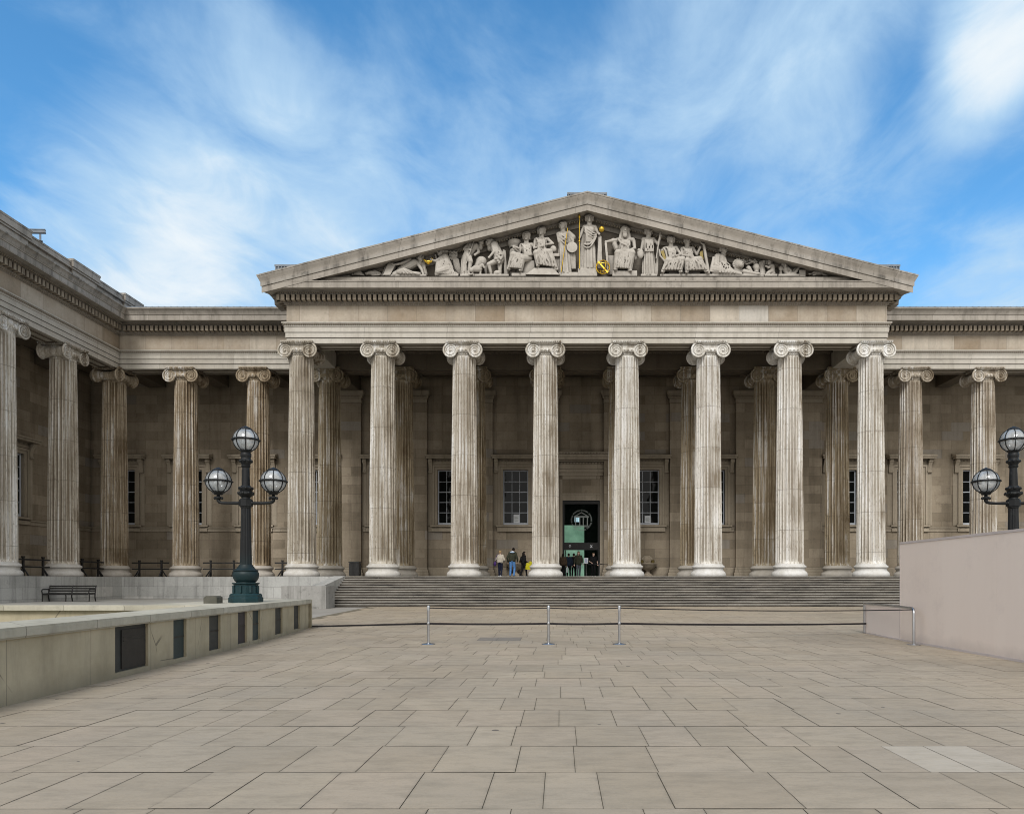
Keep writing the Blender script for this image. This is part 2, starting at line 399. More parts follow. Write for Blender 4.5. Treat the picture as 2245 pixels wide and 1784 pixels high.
M['hoard'] = mat_hoard()
M['hoardgrey'] = mat_simple('hoarding_grey_paint', (.74,.65,.595), (.79,.70,.64), .6, .55, .03, .35)
M['hoardtrim'] = mat_simple('hoarding_trim', (.52,.46,.44), (.58,.52,.5), 1, .5, 0)
M['steel'] = mat_simple('polished_steel', (.45,.46,.48), (.55,.56,.58), 4, .32, 0, .5, 1.0)
M['belt'] = mat_simple('black_webbing', (.012,.011,.012), (.022,.018,.02), 20, .75, .1)
def mat_iron():
    N = NT('painted_iron'); p = N.obj(); sx = N.n('ShaderNodeSeparateXYZ'); N.L(p, sx.inputs[0]); a = N.noise(p, 6, 5, .7)
    col = N.mix(N.ramp(sx.outputs[2], .25, 1.5), (.008,.034,.040), (.009,.010,.011))
    col = N.mix(N.ramp(a, .56, .8, 0, .4), col, (.07,.075,.075))
    return N.fin(col, .5, N.bump(N.noise(p, 40, 4), .15, .005), .3)
M['iron'] = mat_iron()
M['black'] = mat_simple('black_paint', (.010,.010,.010), (.022,.021,.02), 8, .45, .1, .4)
M['lead'] = mat_simple('lead_roof', (.13,.15,.175), (.24,.265,.30), 2.5, .6, .1, .4)
M['gold'] = mat_simple('gilding', (.62,.40,.04), (.80,.54,.08), 4, .38, .05, .5, .85)
M['white'] = mat_simple('white_sash_paint', (.50,.53,.58), (.60,.63,.67), 5, .5, 0, .4)
def mat_lampglass():
    N = NT('lantern_glass'); b = N.b
    out = N.t.nodes['Material Output']; tr = N.n('ShaderNodeBsdfTransparent'); gl = N.n('ShaderNodeBsdfGlossy'); df = N.n('ShaderNodeBsdfDiffuse')
    tr.inputs[0].default_value = (.86,.9,.93,1); gl.inputs['Roughness'].default_value = .04; df.inputs[0].default_value = (.75,.79,.82,1)
    lw = N.n('ShaderNodeLayerWeight'); lw.inputs[0].default_value = .35
    n1 = N.noise(N.obj(), 3.5, 4, .6)
    m1 = N.n('ShaderNodeMixShader'); N.L(N.ramp(n1, .35, .65, .22, .5), m1.inputs[0]); N.L(tr.outputs[0], m1.inputs[1]); N.L(df.outputs[0], m1.inputs[2])
    m2 = N.n('ShaderNodeMixShader'); N.L(N.ramp(lw.outputs['Fresnel'], 0, 1, .10, .85), m2.inputs[0]); N.L(m1.outputs[0], m2.inputs[1]); N.L(gl.outputs[0], m2.inputs[2])
    N.L(m2.outputs[0], out.inputs[0]); return N.mat
M['lampglass'] = mat_lampglass()
def mat_pane():
    N = NT('window_glass'); p = N.pos(); a = N.noise(p, .9, 2)
    return N.fin((.008,.009,.009), .05, N.bump(a, .10, .25), .22)
M['pane'] = mat_pane()
def mat_doorglass():
    N = NT('door_glass'); out = N.t.nodes['Material Output']; tr = N.n('ShaderNodeBsdfTransparent'); gl = N.n('ShaderNodeBsdfGlossy')
    tr.inputs[0].default_value = (.72,.8,.76,1); gl.inputs['Roughness'].default_value = .03
    m = N.n('ShaderNodeMixShader'); m.inputs[0].default_value = .0015; N.L(tr.outputs[0], m.inputs[1]); N.L(gl.outputs[0], m.inputs[2]); N.L(m.outputs[0], out.inputs[0]); return N.mat
M['doorglass'] = mat_doorglass()
def mat_emit(name, col, st):
    N = NT(name); N.fin(col, .6); N.b.inputs['Emission Color'].default_value = (*col, 1); N.b.inputs['Emission Strength'].default_value = st; return N.mat
def mat_green():
    N = NT('lit_green_wall'); p = N.pos(); a = N.noise(p, 1.1, 4, .6); sx = N.n('ShaderNodeSeparateXYZ'); N.L(p, sx.inputs[0])
    col = N.mix(N.ramp(N.math('ADD', a, N.math('MULTIPLY', sx.outputs[2], .06)), .4, 1.0), (.10,.22,.15), (.34,.56,.42))
    N.fin(col, .6); N.L(col, N.b.inputs['Emission Color']); N.b.inputs['Emission Strength'].default_value = .5; return N.mat
M['green'] = mat_green()
M['screen'] = mat_emit('lit_screen', (.6,.8,.95), .9)
M['lobby'] = mat_simple('lobby_walls', (.03,.042,.036), (.07,.085,.075), .9, .7, 0)
M['dark'] = mat_simple('dark_interior', (.012,.012,.012), (.02,.02,.018), 2, .8, 0)
M['etch'] = mat_simple('etched_mark', (.30,.34,.32), (.38,.42,.40), 5, .6, 0)
M['signw'] = mat_simple('white_sign', (.7,.72,.75), (.78,.8,.82), 5, .5, 0)
M['bulb'] = mat_simple('frosted_bulb', (.62,.62,.6), (.75,.75,.72), 4, .4, 0)
def cloth(name, c, k=.75): M[name] = mat_simple(name, tuple(x*k for x in c), c, 9, .9, .25, .15, 0, (1,1,1), 60, 'obj'); return M[name]
# ------------------------------------------------------------------ the place
def gz(y): return 0.0 if y < 19 else min(.0154*(y-19), .42)
CX = 1.54; SP = 4.79; D1 = 41.9; D2 = 47.0; DB = 52.0
FX = [CX+(i-3.5)*SP for i in range(8)]
XL, XR = FX[0]-.645, FX[7]+.645
DF, DW, XW = 41.25, 46.35, -28.75          # faces: portico, wing, left wing
ZP, ZA, ZF, ZC = 1.89, 15.40, 16.57, 17.58  # platform, architrave, frieze, cornice
XB = -34.3                                  # inner wall of the left wing

# ground
mb = MB()
ys = [-60, 5, 19, 46.3, 600]; zs = [-.03, -.03, -.03, .39, .39]
for i in range(4): mb.quad((-500, ys[i], zs[i]), (500, ys[i], zs[i]), (500, ys[i+1], zs[i+1]), (-500, ys[i+1], zs[i+1]))
g = mb.build('ground', M['earth'], angle=0); tag(g, kind='structure')

def paving():
    mb = MB(); tone = []; pale = []; hue = []; edge = []
    rows = [1.2, 2.2, 3.2, 4.2, 5.15, 6.13, 7.1, 8.06, 9.07, 10.0, 11.1]
    while rows[-1] < 36.6: rows.append(rows[-1]+random.uniform(.86, 1.08))
    rows.append(37.6)
    rng = random.Random(3)
    for r in range(len(rows)-1):
        y0, y1 = rows[r], rows[r+1]; x = -9.4+rng.uniform(-.6, 0); xe = 34 if y0 > 12 else 18
        while x < xe:
            w = rng.choice([.44, .52, .6, .66, .72, .82, .95]); x1 = x+w
            t = min(1, max(0, rng.gauss(.5, .17))); pl = 0
            if abs(y0-6.13) < .01:
                if x < 3.2 <= x1: x1 = 3.2
                elif abs(x-3.2) < .01: x1 = 3.62; pl = .9
                elif abs(x-3.62) < .01: x1 = 4.06; pl = 1.0
            if abs(y0-rows[19]) < .01 or abs(y0-rows[19]) < .01:
                if x > -2.3 and x1 < -.4: pl = -.8
            gy = .004; gx = .0035; dz = rng.uniform(-.002, .002)
            O = [(x+gx, y0+gy), (x1-gx, y0+gy), (x1-gx, y1-gy), (x+gx, y1-gy)]; e = .03; I = [(x+gx+e, y0+gy+e), (x1-gx-e, y0+gy+e), (x1-gx-e, y1-gy-e), (x+gx+e, y1-gy-e)]
            zq = lambda q, d: gz(y0)+(gz(y1)-gz(y0))*(q[1]-y0)/(y1-y0)+d
            mb.add([(*q, zq(q, dz-.0015)) for q in O]+[(*q, zq(q, dz)) for q in I], [(4, 5, 6, 7), (0, 1, 5, 4), (1, 2, 6, 5), (2, 3, 7, 6), (3, 0, 4, 7)])
            edge += [1]*4+[0]*4; h = max(0, rng.gauss(.15, .35))
            tone += [t]*5; pale += [pl]*5; hue += [min(1, h)]*5; x = x1
    me = mb.mesh('paving', M['paving'], 0)
    a = me.attributes.new('tone', 'FLOAT', 'FACE'); a.data.foreach_set('value', tone)
    a = me.attributes.new('hue', 'FLOAT', 'FACE'); a.data.foreach_set('value', hue)
    a = me.attributes.new('edge', 'FLOAT', 'POINT'); a.data.foreach_set('value', edge)
    a = me.attributes.new('pale', 'FLOAT', 'FACE'); a.data.foreach_set('value', pale)
    o = bpy.data.objects.new('paving', me); COL.objects.link(o); tag(o, kind='structure')
    j = MB()
    for y0, y1 in ((1, 19), (19, 37.7)): j.quad((-10, y0, gz(y0)-.009), (34.5, y0, gz(y0)-.009), (34.5, y1, gz(y1)-.009), (-10, y1, gz(y1)-.009))
    tag(j.build('paving_joints', M['joint'], angle=0), kind='structure')
paving()

# steps up to the portico
def steps():
    mb = MB(); n = 12; z0 = gz(37.15); rise = (ZP-z0)/n; y = 37.15; tr = .322
    xs = [-12.4]; rng = random.Random(5)
    while xs[-1] < 22: xs.append(min(22, xs[-1]+rng.uniform(1.4, 2.4)))
    fl = []
    def q(a, b, c, d, r): mb.quad(a, b, c, d); fl.append(r)
    x0, x1 = xs[0], xs[-1]
    for i in range(n):
        zt = z0+rise*(i+1); zb = z0+rise*i; ya = y+tr*i; yb = ya+tr if i < n-1 else 40.72
        xj = [x0]+[x+rng.uniform(-.4, .4) for x in xs[1:-1]]+[x1]
        for k in range(len(xj)-1):
            a, b = xj[k]+.003, xj[k+1]-.003; d = rng.uniform(-.004, .004)
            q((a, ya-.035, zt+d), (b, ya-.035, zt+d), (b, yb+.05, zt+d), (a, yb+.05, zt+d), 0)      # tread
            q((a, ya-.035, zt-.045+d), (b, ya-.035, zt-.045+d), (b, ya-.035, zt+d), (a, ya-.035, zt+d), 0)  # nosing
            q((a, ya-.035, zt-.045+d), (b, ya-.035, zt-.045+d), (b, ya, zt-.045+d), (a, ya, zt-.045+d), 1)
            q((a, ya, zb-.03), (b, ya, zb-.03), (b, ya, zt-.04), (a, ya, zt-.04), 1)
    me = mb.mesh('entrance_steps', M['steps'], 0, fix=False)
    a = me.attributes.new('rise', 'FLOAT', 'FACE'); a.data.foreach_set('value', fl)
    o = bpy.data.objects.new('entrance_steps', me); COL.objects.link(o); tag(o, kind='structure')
steps()
mb = MB(); mb.box(-60, -12.6, 24.6, 40.66, .2, .5); mb.box(-60, -17.1, 40.66, 45.8, .2, .497)
tag(mb.build('side_pavement', M['terrace'], angle=0), kind='structure')

# ------------------------------------------------------------------ museum building
BLD = empty('museum_building', (CX, 46, ZP), 'large neoclassical stone museum with fluted columns, sculpted pediment and colonnaded wing', 'building')
BINV = Matrix.Translation(BLD.location).inverted()
def part(mb, name, mat, angle=35, parent=BLD, fix=True):
    o = mb.build(name, mat, None, angle, fix); o.parent = parent
    if parent is BLD: o.matrix_parent_inverse = BINV
    return o

# platform
mb = MB()
mb.box(-17.05, 22.5, 40.70, DB+.6, 0, ZP); part(mb, 'platform', M['plinth'], 0)
mb = MB(); mb.box(XB-.6, -17.05, 45.85, DB+.6, 0, ZP-.003); part(mb, 'platform', M['plinth'], 0)
mb = MB(); mb.box(XB-.6, -28.25, 22, 45.85, 0, ZP-.006); part(mb, 'platform', M['plinth'], 0)
mb = MB(); mb.box(22.5, 42, 45.85, DB+.6, 0, ZP-.003); part(mb, 'platform', M['plinth'], 0)

# stair cheek
mb = MB()
mb.prism([(37.06, .1), (37.06, 1.39), (37.3, 1.42), (40.69, ZP+.02), (40.69, .1)], -12.95, -12.3, 'yz')
part(mb, 'stair_cheek', M['plinth'], 0)
mb = MB(); mb.box(-14.0, -11.75, 35.7, 37.05, .1, 1.37); part(mb, 'stair_pedestal', M['rough'], 0)
mb = MB(); mb.box(-14.0, -12.96, 37.06, 40.69, .1, 1.35); part(mb, 'stair_pedestal', M['rough'], 0)

# column pieces (shared meshes)
def shaft_mesh():
    F = 24; K = 8; H = 12.10; vs = []; hol = []; rings = []
    zz = [0, .04, .10, .18, .30] + [i*1.0+.9 for i in range(11)] + [H-.30, H-.18, H-.10, H-.04, H]
    zz = sorted(set(z for z in zz if z <= H))
    for z in zz:
        t = z/H; r = .80-(.80-.672)*(t**1.35); e = min(z, H-z); k = 0 if e < .09 else min(1, ((e-.09)/.16)**.5)
        ring = []
        for f in range(F):
            for j in range(K):
                u = j/K; a = 2*PI*(f+u)/F
                if u < .22: d = 0
                else: q = (u-.22)/.78*2-1; d = math.sqrt(max(0, 1-q*q))*.105*k
                rr = r-d*r/.8
                ring.append((rr*math.cos(a), rr*math.sin(a), z)); hol.append(d/.105)
        rings.append(ring)
    mb = MB(); mb.loft(rings); me = mb.mesh('column_shaft', M['col'], 40)
    at = me.attributes.new('hollow', 'FLOAT', 'POINT'); at.data.foreach_set('value', hol); return me
def base_mesh():
    mb = MB()
    p = [(1.10, 0), (1.115, .06), (1.10, .16), (1.04, .25), (.98, .28), (.93, .31), (.885, .36), (.88, .41), (.90, .46), (.945, .48)]
    for i in range(7): a = -PI/2+PI*i/6; p.append((.93+.075*math.cos(a), .56+.075*math.sin(a)))
    p += [(.87, .645), (.855, .68), (.82, .72)]
    p = [(.82+(r-.82)*.70 if r > .82 else r, z) for r, z in p]; mb.lathe(p, 56); return mb.mesh('column_base', M['colbase'], 50)
def capital_mesh(both=False):
    mb = MB(); z1 = .78                      # top of abacus (local z, 0 at the top of the shaft)
    def side(M0):
        s = len(mb.v)
        cz = z1-.13-.40; cx = .70
        for sx in (-1, 1):
            # bolster
            pr = [(.37, -.74), (.385, -.70), (.37, -.66), (.33, -.5), (.25, -.12), (.27, -.06), (.27, .06), (.25, .12), (.33, .5), (.37, .66), (.385, .70), (.37, .74)]
            mb.lathe(pr, 28, (sx*cx, 0, cz), 'y')
            for face in (-1, 1):
                pts = []; rad = []
                T = 2.6*2*PI; n = 74
                for i in range(n+1):
                    t = i/n; th = t*T; r = .375*(1-t)**.82+.055
                    a = PI/2+(th if sx*face < 0 else -th)*1.0
                    a = PI/2 - sx*face*th*-1 if False else PI/2+(-face*0+1)*0+ (sx*th*-1)
                    pts.append((sx*cx+r*math.cos(a)*1, face*.745, cz+r*math.sin(a))); rad.append(.045*(1-t)+.018)
                mb.tube(pts, rad, 6)
                mb.ball((sx*cx, face*.75, cz), (.075, .07, .075), 10, 6)
        # channel between the volutes: hollow band with rims, sagging a little
        n = 16
        for face in (-1, 1):
            top = []; bot = []
            for i in range(n+1):
                x = -cx+2*cx*i/n; sag = .045*math.cos(x/cx*PI/2)
                top.append((x, face*.745, cz+.40-.012)); bot.append((x, face*.73, cz+.16-sag*1.6+.02))
            mb.tube(top, .042, 6); mb.tube(bot, .034, 6)
            for i in range(n):
                a, b, c, d = top[i], top[i+1], bot[i+1], bot[i]; y = face*.70
                mb.quad((a[0], y, a[2]), (b[0], y, b[2]), (c[0], y, c[2]), (d[0], y, d[2]))
        mb.box(-cx, cx, -.70, .70, cz+.12, cz+.395)
        mb.xf(M0, s)
    side(Matrix.Identity(4))
    if both: side(Matrix.Rotation(R(90), 4, 'Z'))
    # echinus with egg and dart, neck bead
    mb.lathe([(.66, 0), (.69, .02), (.70, .05), (.68, .08), (.70, .10), (.80, .18), (.86, .27), (.84, .36), (.7, .38)], 48)
    for k in range(24):
        a = 2*PI*(k+.5)/24; mb.ball((.80*math.cos(a), .80*math.sin(a), .23), (.075, .075, .105), 8, 5)
    for k in range(40):
        a = 2*PI*k/40; mb.ball((.70*math.cos(a), .70*math.sin(a), .05), .035, 6, 4)
    # abacus with carved edge
    s = .86
    mb.box(-s, s, -s, s, z1-.135, z1-.075); mb.box(-s-.05, s+.05, -s-.05, s+.05, z1-.055, z1)
    mb.box(-s-.01, s+.01, -s-.01, s+.01, z1-.09, z1-.05)
    for k in range(17):
        q = -s+2*s*k/16
        for y in (-s-.02, s+.02): mb.ball((q, y, z1-.075), (.036, .04, .05), 6, 4); mb.ball((y, q, z1-.075), (.04, .036, .05), 6, 4)
    return mb.mesh('column_capital', M['col'], 40)
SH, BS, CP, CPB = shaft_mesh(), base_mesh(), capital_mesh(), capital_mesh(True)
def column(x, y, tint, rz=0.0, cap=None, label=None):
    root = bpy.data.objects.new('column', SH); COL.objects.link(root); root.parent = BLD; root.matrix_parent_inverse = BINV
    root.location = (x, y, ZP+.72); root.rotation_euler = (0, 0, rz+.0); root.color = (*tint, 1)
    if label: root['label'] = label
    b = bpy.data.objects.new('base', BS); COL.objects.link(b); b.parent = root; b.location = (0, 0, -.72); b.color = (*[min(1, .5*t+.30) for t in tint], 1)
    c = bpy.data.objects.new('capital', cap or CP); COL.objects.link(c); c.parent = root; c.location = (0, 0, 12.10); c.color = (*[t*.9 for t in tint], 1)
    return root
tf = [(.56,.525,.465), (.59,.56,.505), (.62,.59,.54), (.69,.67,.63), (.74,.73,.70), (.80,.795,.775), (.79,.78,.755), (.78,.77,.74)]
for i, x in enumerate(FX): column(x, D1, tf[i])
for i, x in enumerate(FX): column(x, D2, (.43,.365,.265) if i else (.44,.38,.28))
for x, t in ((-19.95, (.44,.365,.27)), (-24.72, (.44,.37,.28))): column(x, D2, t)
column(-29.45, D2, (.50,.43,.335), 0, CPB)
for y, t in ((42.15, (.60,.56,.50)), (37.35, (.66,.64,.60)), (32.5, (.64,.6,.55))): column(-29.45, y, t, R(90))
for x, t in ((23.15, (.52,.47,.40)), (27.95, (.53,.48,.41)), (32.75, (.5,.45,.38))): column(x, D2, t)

# entablatures
def arch_prof(z):
    return [(-1.3, z), (0, z), (0, z+.29), (-.03, z+.295), (-.03, z+.315), (.05, z+.32), (.05, z+.59), (.02, z+.595), (.02, z+.615), (.09, z+.62), (.09, z+.90), (.12, z+.91), (.13, z+.98), (.13, z+1.02), (.19, z+1.09), (.22, z+1.10), (.22, z+1.17), (-1.3, z+1.17)]
def frieze_prof(z): return [(-1.3, z+.002), (0, z+.002), (0, z+1.01), (-1.3, z+1.01)]
def corn_prof(z, sima):
    p = [(-1.3, z+.002), (.03, z+.002), (.05, z+.05), (.12, z+.11), (.15, z+.12), (.15, z+.49), (.40, z+.50), (.42, z+.56), (.50, z+.60), (.52, z+.66), (.96, z+.68), (.96, z+.63), (1.0, z+.63), (1.0, z+.96), (1.04, z+.98)]
    if sima: p += [(1.05, z+1.02), (1.07, z+1.05), (1.10, z+1.13), (1.17, z+1.22), (1.24, z+1.27), (1.25, z+1.34), (.9, z+1.36), (-1.3, z+1.40)]
    else: p += [(1.04, z+1.02), (.72, z+1.05), (.70, z+1.36), (-1.3, z+1.36)]
    return p
def entablature(path, dz, sima, extra=None):
    mb = MB(); sweep(mb, arch_prof(ZA+dz), path)
    def bead(p, z, r, st): along(path, p, st, lambda x, y, dx, dy, nx, ny: mb.ball((x, y, z), r, 6, 4))
    part(mb, 'architrave', M['arch'], 30)
    mb = MB(); along(path, .165, .125, lambda x, y, dx, dy, nx, ny: mb.ball((x, y, ZA+dz+1.045), (.048, .048, .055), 6, 4))
    along(path, .07, .135, lambda x, y, dx, dy, nx, ny: mb.ball((x, y, ZC+dz+.07), (.05, .05, .06), 6, 4))
    along(path, .49, .13, lambda x, y, dx, dy, nx, ny: mb.ball((x, y, ZC+dz+.575), (.05, .05, .055), 6, 4))
    part(mb, 'bead_moulding', M['beadd'], 60)
    mb = MB(); sweep(mb, frieze_prof(ZF+dz), path); part(mb, 'frieze', M['stone'], 0)
    mb = MB(); sweep(mb, corn_prof(ZC+dz, sima), path); part(mb, 'cornice', extra or M['cornice'], 30)
    mb = MB(); along(path, .48, .292, lambda x, y, dx, dy, nx, ny: obox(mb, x, y, dx, dy, nx, ny, .185, -.36, .0, ZC+dz+.15, ZC+dz+.47))
    part(mb, 'dentil_band', M['dentil'], 0)
PATHP = [(XL, 46.28), (XL, DF), (XR, DF), (XR, 46.28)]
PATHL = [(XW, DW-.02), (XL-.02, DW)]
entablature(PATHP, 0, False)
# left wing runs towards the camera, then turns along the court
PL = [(XW, 22), (XW, DW), (XL-.0, DW)]
entablature(PL, .03, True, M['cornice'])
entablature([(XR, DW), (42, DW)], .03, True)

# weathered crust over the wing's gutter moulding
mb = MB()
sweep(mb, [(1.003, ZC+.70), (1.012, ZC+.70), (1.012, ZC+.95), (1.003, ZC+.95)], [(XW, 22.1), (XW, 44.9)])
part(mb, 'weathered_fascia', M['old'], 0)
mb = MB()
sweep(mb, [(1.01, ZC+1.01), (1.065, ZC+1.06), (1.08, ZC+1.08), (1.115, ZC+1.16), (1.18, ZC+1.255), (1.255, ZC+1.30), (1.26, ZC+1.375), (.3, ZC+1.40), (.3, ZC+1.2)], [(XW, 22.1), (XW, 44.9)])
part(mb, 'weathered_gutter', M['old'], 30)
# attic parapet of the left wing
mb = MB(); z0 = ZC+1.42; zt = 20.38
mb.box(XW-1.0, XW-.12, 22, 48.4, z0-.1, zt-.3)
mb.box(XW-1.1, XW, 22, 48.5, zt-.297, zt)
mb.box(XW-1.1, XW+.05, 22, 48.5, zt-.38, zt-.30); mb.box(XW-1.05, XW-.05, 22, 48.45, z0-.1, z0+.12)
for y0, y1 in ((24, 29.4), (31, 39.0-.6), (41.9, 44.1), (46.9, 48.7)):
    mb.box(XW-1.15, XW+.02, y0, y1, z0-.09, zt-.29); mb.box(XW-1.2, XW+.16, y0-.12, y1+.12, zt-.29, zt+.14)
    mb.box(XW-1.17, XW+.10, y0-.08, y1+.08, zt-.41, zt-.292)
part(mb, 'attic_parapet', M['cornice'], 0)
mb = MB()
for y0, y1 in ((24, 29.4), (31, 38.4), (41.9, 44.1), (46.9, 48.7)): mb.box(XW-1.22, XW+.18, y0-.14, y1+.14, zt+.05, zt+.17)
mb.box(XW-1.12, XW+.03, 22, 48.5, zt-.08, zt+.02); part(mb, 'parapet_coping', M['old'], 0)

# pediment
SL = .2527
def rake_z(x): return 18.82+SL*((x-(XL-1.2)) if x < CX else ((XR+1.2)-x))
rp = [(-.15, -1.25), (-.10, -1.0), (.16, -1.0), (.22, -.93), (.22, -.86), (.98, -.90), (.98, -.95), (1.02, -.95), (1.02, -.50), (1.05, -.49), (1.07, -.43), (1.07, -.37), (1.10, -.31), (1.16, -.16), (1.20, -.10), (1.21, 0), (.9, .03), (-1.2, .05), (-1.2, -1.25)]
for sgn in (-1, 1):
    mb = MB(); A = []; B = []
    for p, dz in rp:
        xe = XL-max(p, .75) if sgn < 0 else XR+max(p, .75)
        A.append((xe, DF-p, rake_z(xe)+dz)); B.append((CX, DF-p, rake_z(CX)+dz))
    mb.loft([A, B]); part(mb, 'raking_cornice', M['cornice'], 30)
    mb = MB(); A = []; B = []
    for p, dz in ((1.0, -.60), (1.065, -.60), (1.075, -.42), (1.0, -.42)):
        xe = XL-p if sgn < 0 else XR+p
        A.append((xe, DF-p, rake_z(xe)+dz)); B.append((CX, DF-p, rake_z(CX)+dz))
    mb.loft([A, B]); part(mb, 'shadow_strip', M['old'], 0)  # dark strip painting a shadow line beneath the sima
    mb = MB(); A = []; B = []
    for p, dz in ((1.15, -.005), (1.225, -.05), (1.23, .035), (1.15, .055)):
        xe = XL-p if sgn < 0 else XR+p
        A.append((xe, DF-p, rake_z(xe)+dz)); B.append((CX, DF-p, rake_z(CX)+dz))
    mb.loft([A, B]); part(mb, 'cornice_edge', M['old'], 0)
mb = MB()
for sgn in (-1, 1):
    n = 120
    for k in range(n):
        x = CX+sgn*(k+.7)*.15
        if abs(x-CX) > 15.5: break
        mb.ball((x, DF-.2, rake_z(x)-1.03), (.055, .07, .07), 6, 4)
part(mb, 'bead_moulding', M['beadd'], 60)
mb = MB()
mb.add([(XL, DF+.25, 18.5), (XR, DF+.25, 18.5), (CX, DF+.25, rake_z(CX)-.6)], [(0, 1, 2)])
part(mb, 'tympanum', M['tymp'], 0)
# lead flashing line on the cornice and pediment floor
mb = MB(); mb.box(XL-.73, XR+.73, DF-.745, DF-.70, 18.60, 18.66); part(mb, 'lead_flashing', M['lead'], 0)
# roofs
mb = MB()
for sgn in (-1, 1):
    xe = XL-1.15 if sgn < 0 else XR+1.15
    mb.quad((xe, DF-1.0, rake_z(xe)-.02), (CX, DF-1.0, rake_z(CX)-.02), (CX, 62, rake_z(CX)-.02), (xe, 62, rake_z(xe)-.02))
part(mb, 'roof', M['lead'], 0)
mb = MB()   # eaves along the flanks
for sgn in (-1, 1):
    xe = XL-1.0 if sgn < 0 else XR+1.0
    mb.box(min(xe, xe-sgn*1.9), max(xe, xe-sgn*1.9), DF+.3, 46.2, 18.55, 18.83)
part(mb, 'eaves', M['cornice'], 0)
for x0, x1 in ((.42, 2.72),):
    pass
def vent(x0, x1, z0, z1, y):
    mb = MB(); mb.box(x0, x1, y, y+2.2, z0, z1); mb.box(x0-.06, x1+.06, y-.06, y+2.26, z1-.08, z1+.03)
    k = int((x1-x0)/.16)
    for i in range(k+1):
        x = x0+(x1-x0)*i/k; mb.box(x-.025, x+.025, y-.05, y+.0, z0, z1-.08)
    part(mb, 'roof_vent', M['lead'], 0)
vent(.48, 2.74, 23.0, 24.72, 42.4); vent(-16.95, -15.7, 18.9, 20.42, 42.4); vent(18.9, 20.2, 18.9, 20.42, 42.4)
def flat_roof(x0, x1):
    mb = MB()
    mb.quad((x0, DW-1.0, ZC+1.41), (x1, DW-1.0, ZC+1.41), (x1, 55, 19.75), (x0, 55, 19.75))
    mb.box(x0, x1, DW-1.12, DW-.9, ZC+1.39, ZC+1.47)
    x = x0+.3
    while x < x1: mb.box(x-.03, x+.03, DW-1.13, DW-.6, ZC+1.40, ZC+1.49); x += .40
    part(mb, 'roof', M['lead'], 0)
flat_roof(XW-1.0+.3, XL-.2); flat_roof(XR+.2, 42)
mb = MB(); mb.tube([(26.9, 46.2, 19.0), (27.0, 46.2, 19.3), (28.1, 46.2, 19.3), (28.2, 46.2, 19.0)], .03, 6); mb.box(26.95, 28.15, 46.15, 46.25, 19.0, 19.12)
part(mb, 'roof_hatch', M['lead'], 0)
mb = MB(); mb.quad((XW-.6, 22, 19.1), (XB-1, 22, 19.6), (XB-1, 56, 19.6), (XW-.6, 56, 19.1)); part(mb, 'roof', M['lead'], 0)

# ceilings, inner beams and sunk panels
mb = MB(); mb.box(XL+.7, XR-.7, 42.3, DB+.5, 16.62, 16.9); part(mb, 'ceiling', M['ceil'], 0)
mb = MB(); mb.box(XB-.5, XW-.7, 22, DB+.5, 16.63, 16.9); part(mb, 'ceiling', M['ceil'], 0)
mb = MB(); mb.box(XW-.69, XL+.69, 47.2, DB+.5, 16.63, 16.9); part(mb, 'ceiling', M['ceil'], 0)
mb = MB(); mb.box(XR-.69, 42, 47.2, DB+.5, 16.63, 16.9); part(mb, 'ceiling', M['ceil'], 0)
def beam(x0, x1, y0, y1, z=ZA+.01):
    mb = MB(); mb.box(x0, x1, y0, y1, z, 16.62); part(mb, 'ceiling_beam', M['ceil'], 0)
beam(FX[0]+.6, FX[7]-.6, DW, 47.65)
for x in (FX[0], FX[7]): beam(x-.64, x+.64, 46.3, DB, ZA+.013)
for x in (-19.95, -24.72, 23.15, 27.95): beam(x-.5, x+.5, 47.66, DB, ZA+.35)
beam(XB, XW-1.31, 46.4, 47.6, ZA+.36); beam(-30.1, -28.8, 47.66, DB, ZA+.345)
for y in (42.15, 37.35, 32.5): beam(XB, XW-1.31, y-.5, y+.5, ZA+.35)
def coffer(x0, x1, y0, y1, z, w=.12, h=.10):
    mb = MB()
    mb.box(x0, x1, y0, y0+w, z-h, z); mb.box(x0, x1, y1-w, y1, z-h, z); mb.box(x0, x0+w, y0+w, y1-w, z-h, z); mb.box(x1-w, x1, y0+w, y1-w, z-h, z)
    part(mb, 'coffer_moulding', M['ceil'], 0)
for i in range(7):
    a, b = FX[i]+1.0, FX[i+1]-1.0
    coffer(a, b, DF+.32, DF+1.0, ZA+.001, .09, .055); coffer(a, b, DW+.32, DW+1.0, ZA+.012, .09, .055)
    for y0, y1 in ((42.8, 44.4), (44.5, 46.2), (47.9, 49.8), (49.9, 51.8)): coffer(FX[i]+.3, FX[i+1]-.3, y0, y1, 16.62, .2, .2)
for a, b in ((-28.4, -25.8), (-23.7, -21.0), (-18.9, -16.3), (19.5, 22.1), (24.2, 26.9), (29, 31.7)): coffer(a, b, DW+.32, DW+1.0, ZA+.031, .09, .055)
for y0, y1 in ((33.5, 36.3), (38.4, 41.1), (43.2, 45.9)): coffer(XW-1.0, XW-.32, y0, y1, ZA+.031, .09, .055)
mb = MB()
along([(FX[0]+.7, DF+1.33), (FX[7]-.7, DF+1.33)], 0, .13, lambda x, y, *_: mb.ball((x, y, ZA+.10), .055, 6, 4))
along([(FX[0]+.7, DW-.03), (FX[7]-.7, DW-.03)], 0, .13, lambda x, y, *_: mb.ball((x, y, 16.45), .06, 6, 4))
part(mb, 'bead_moulding', M['beadd'], 60)

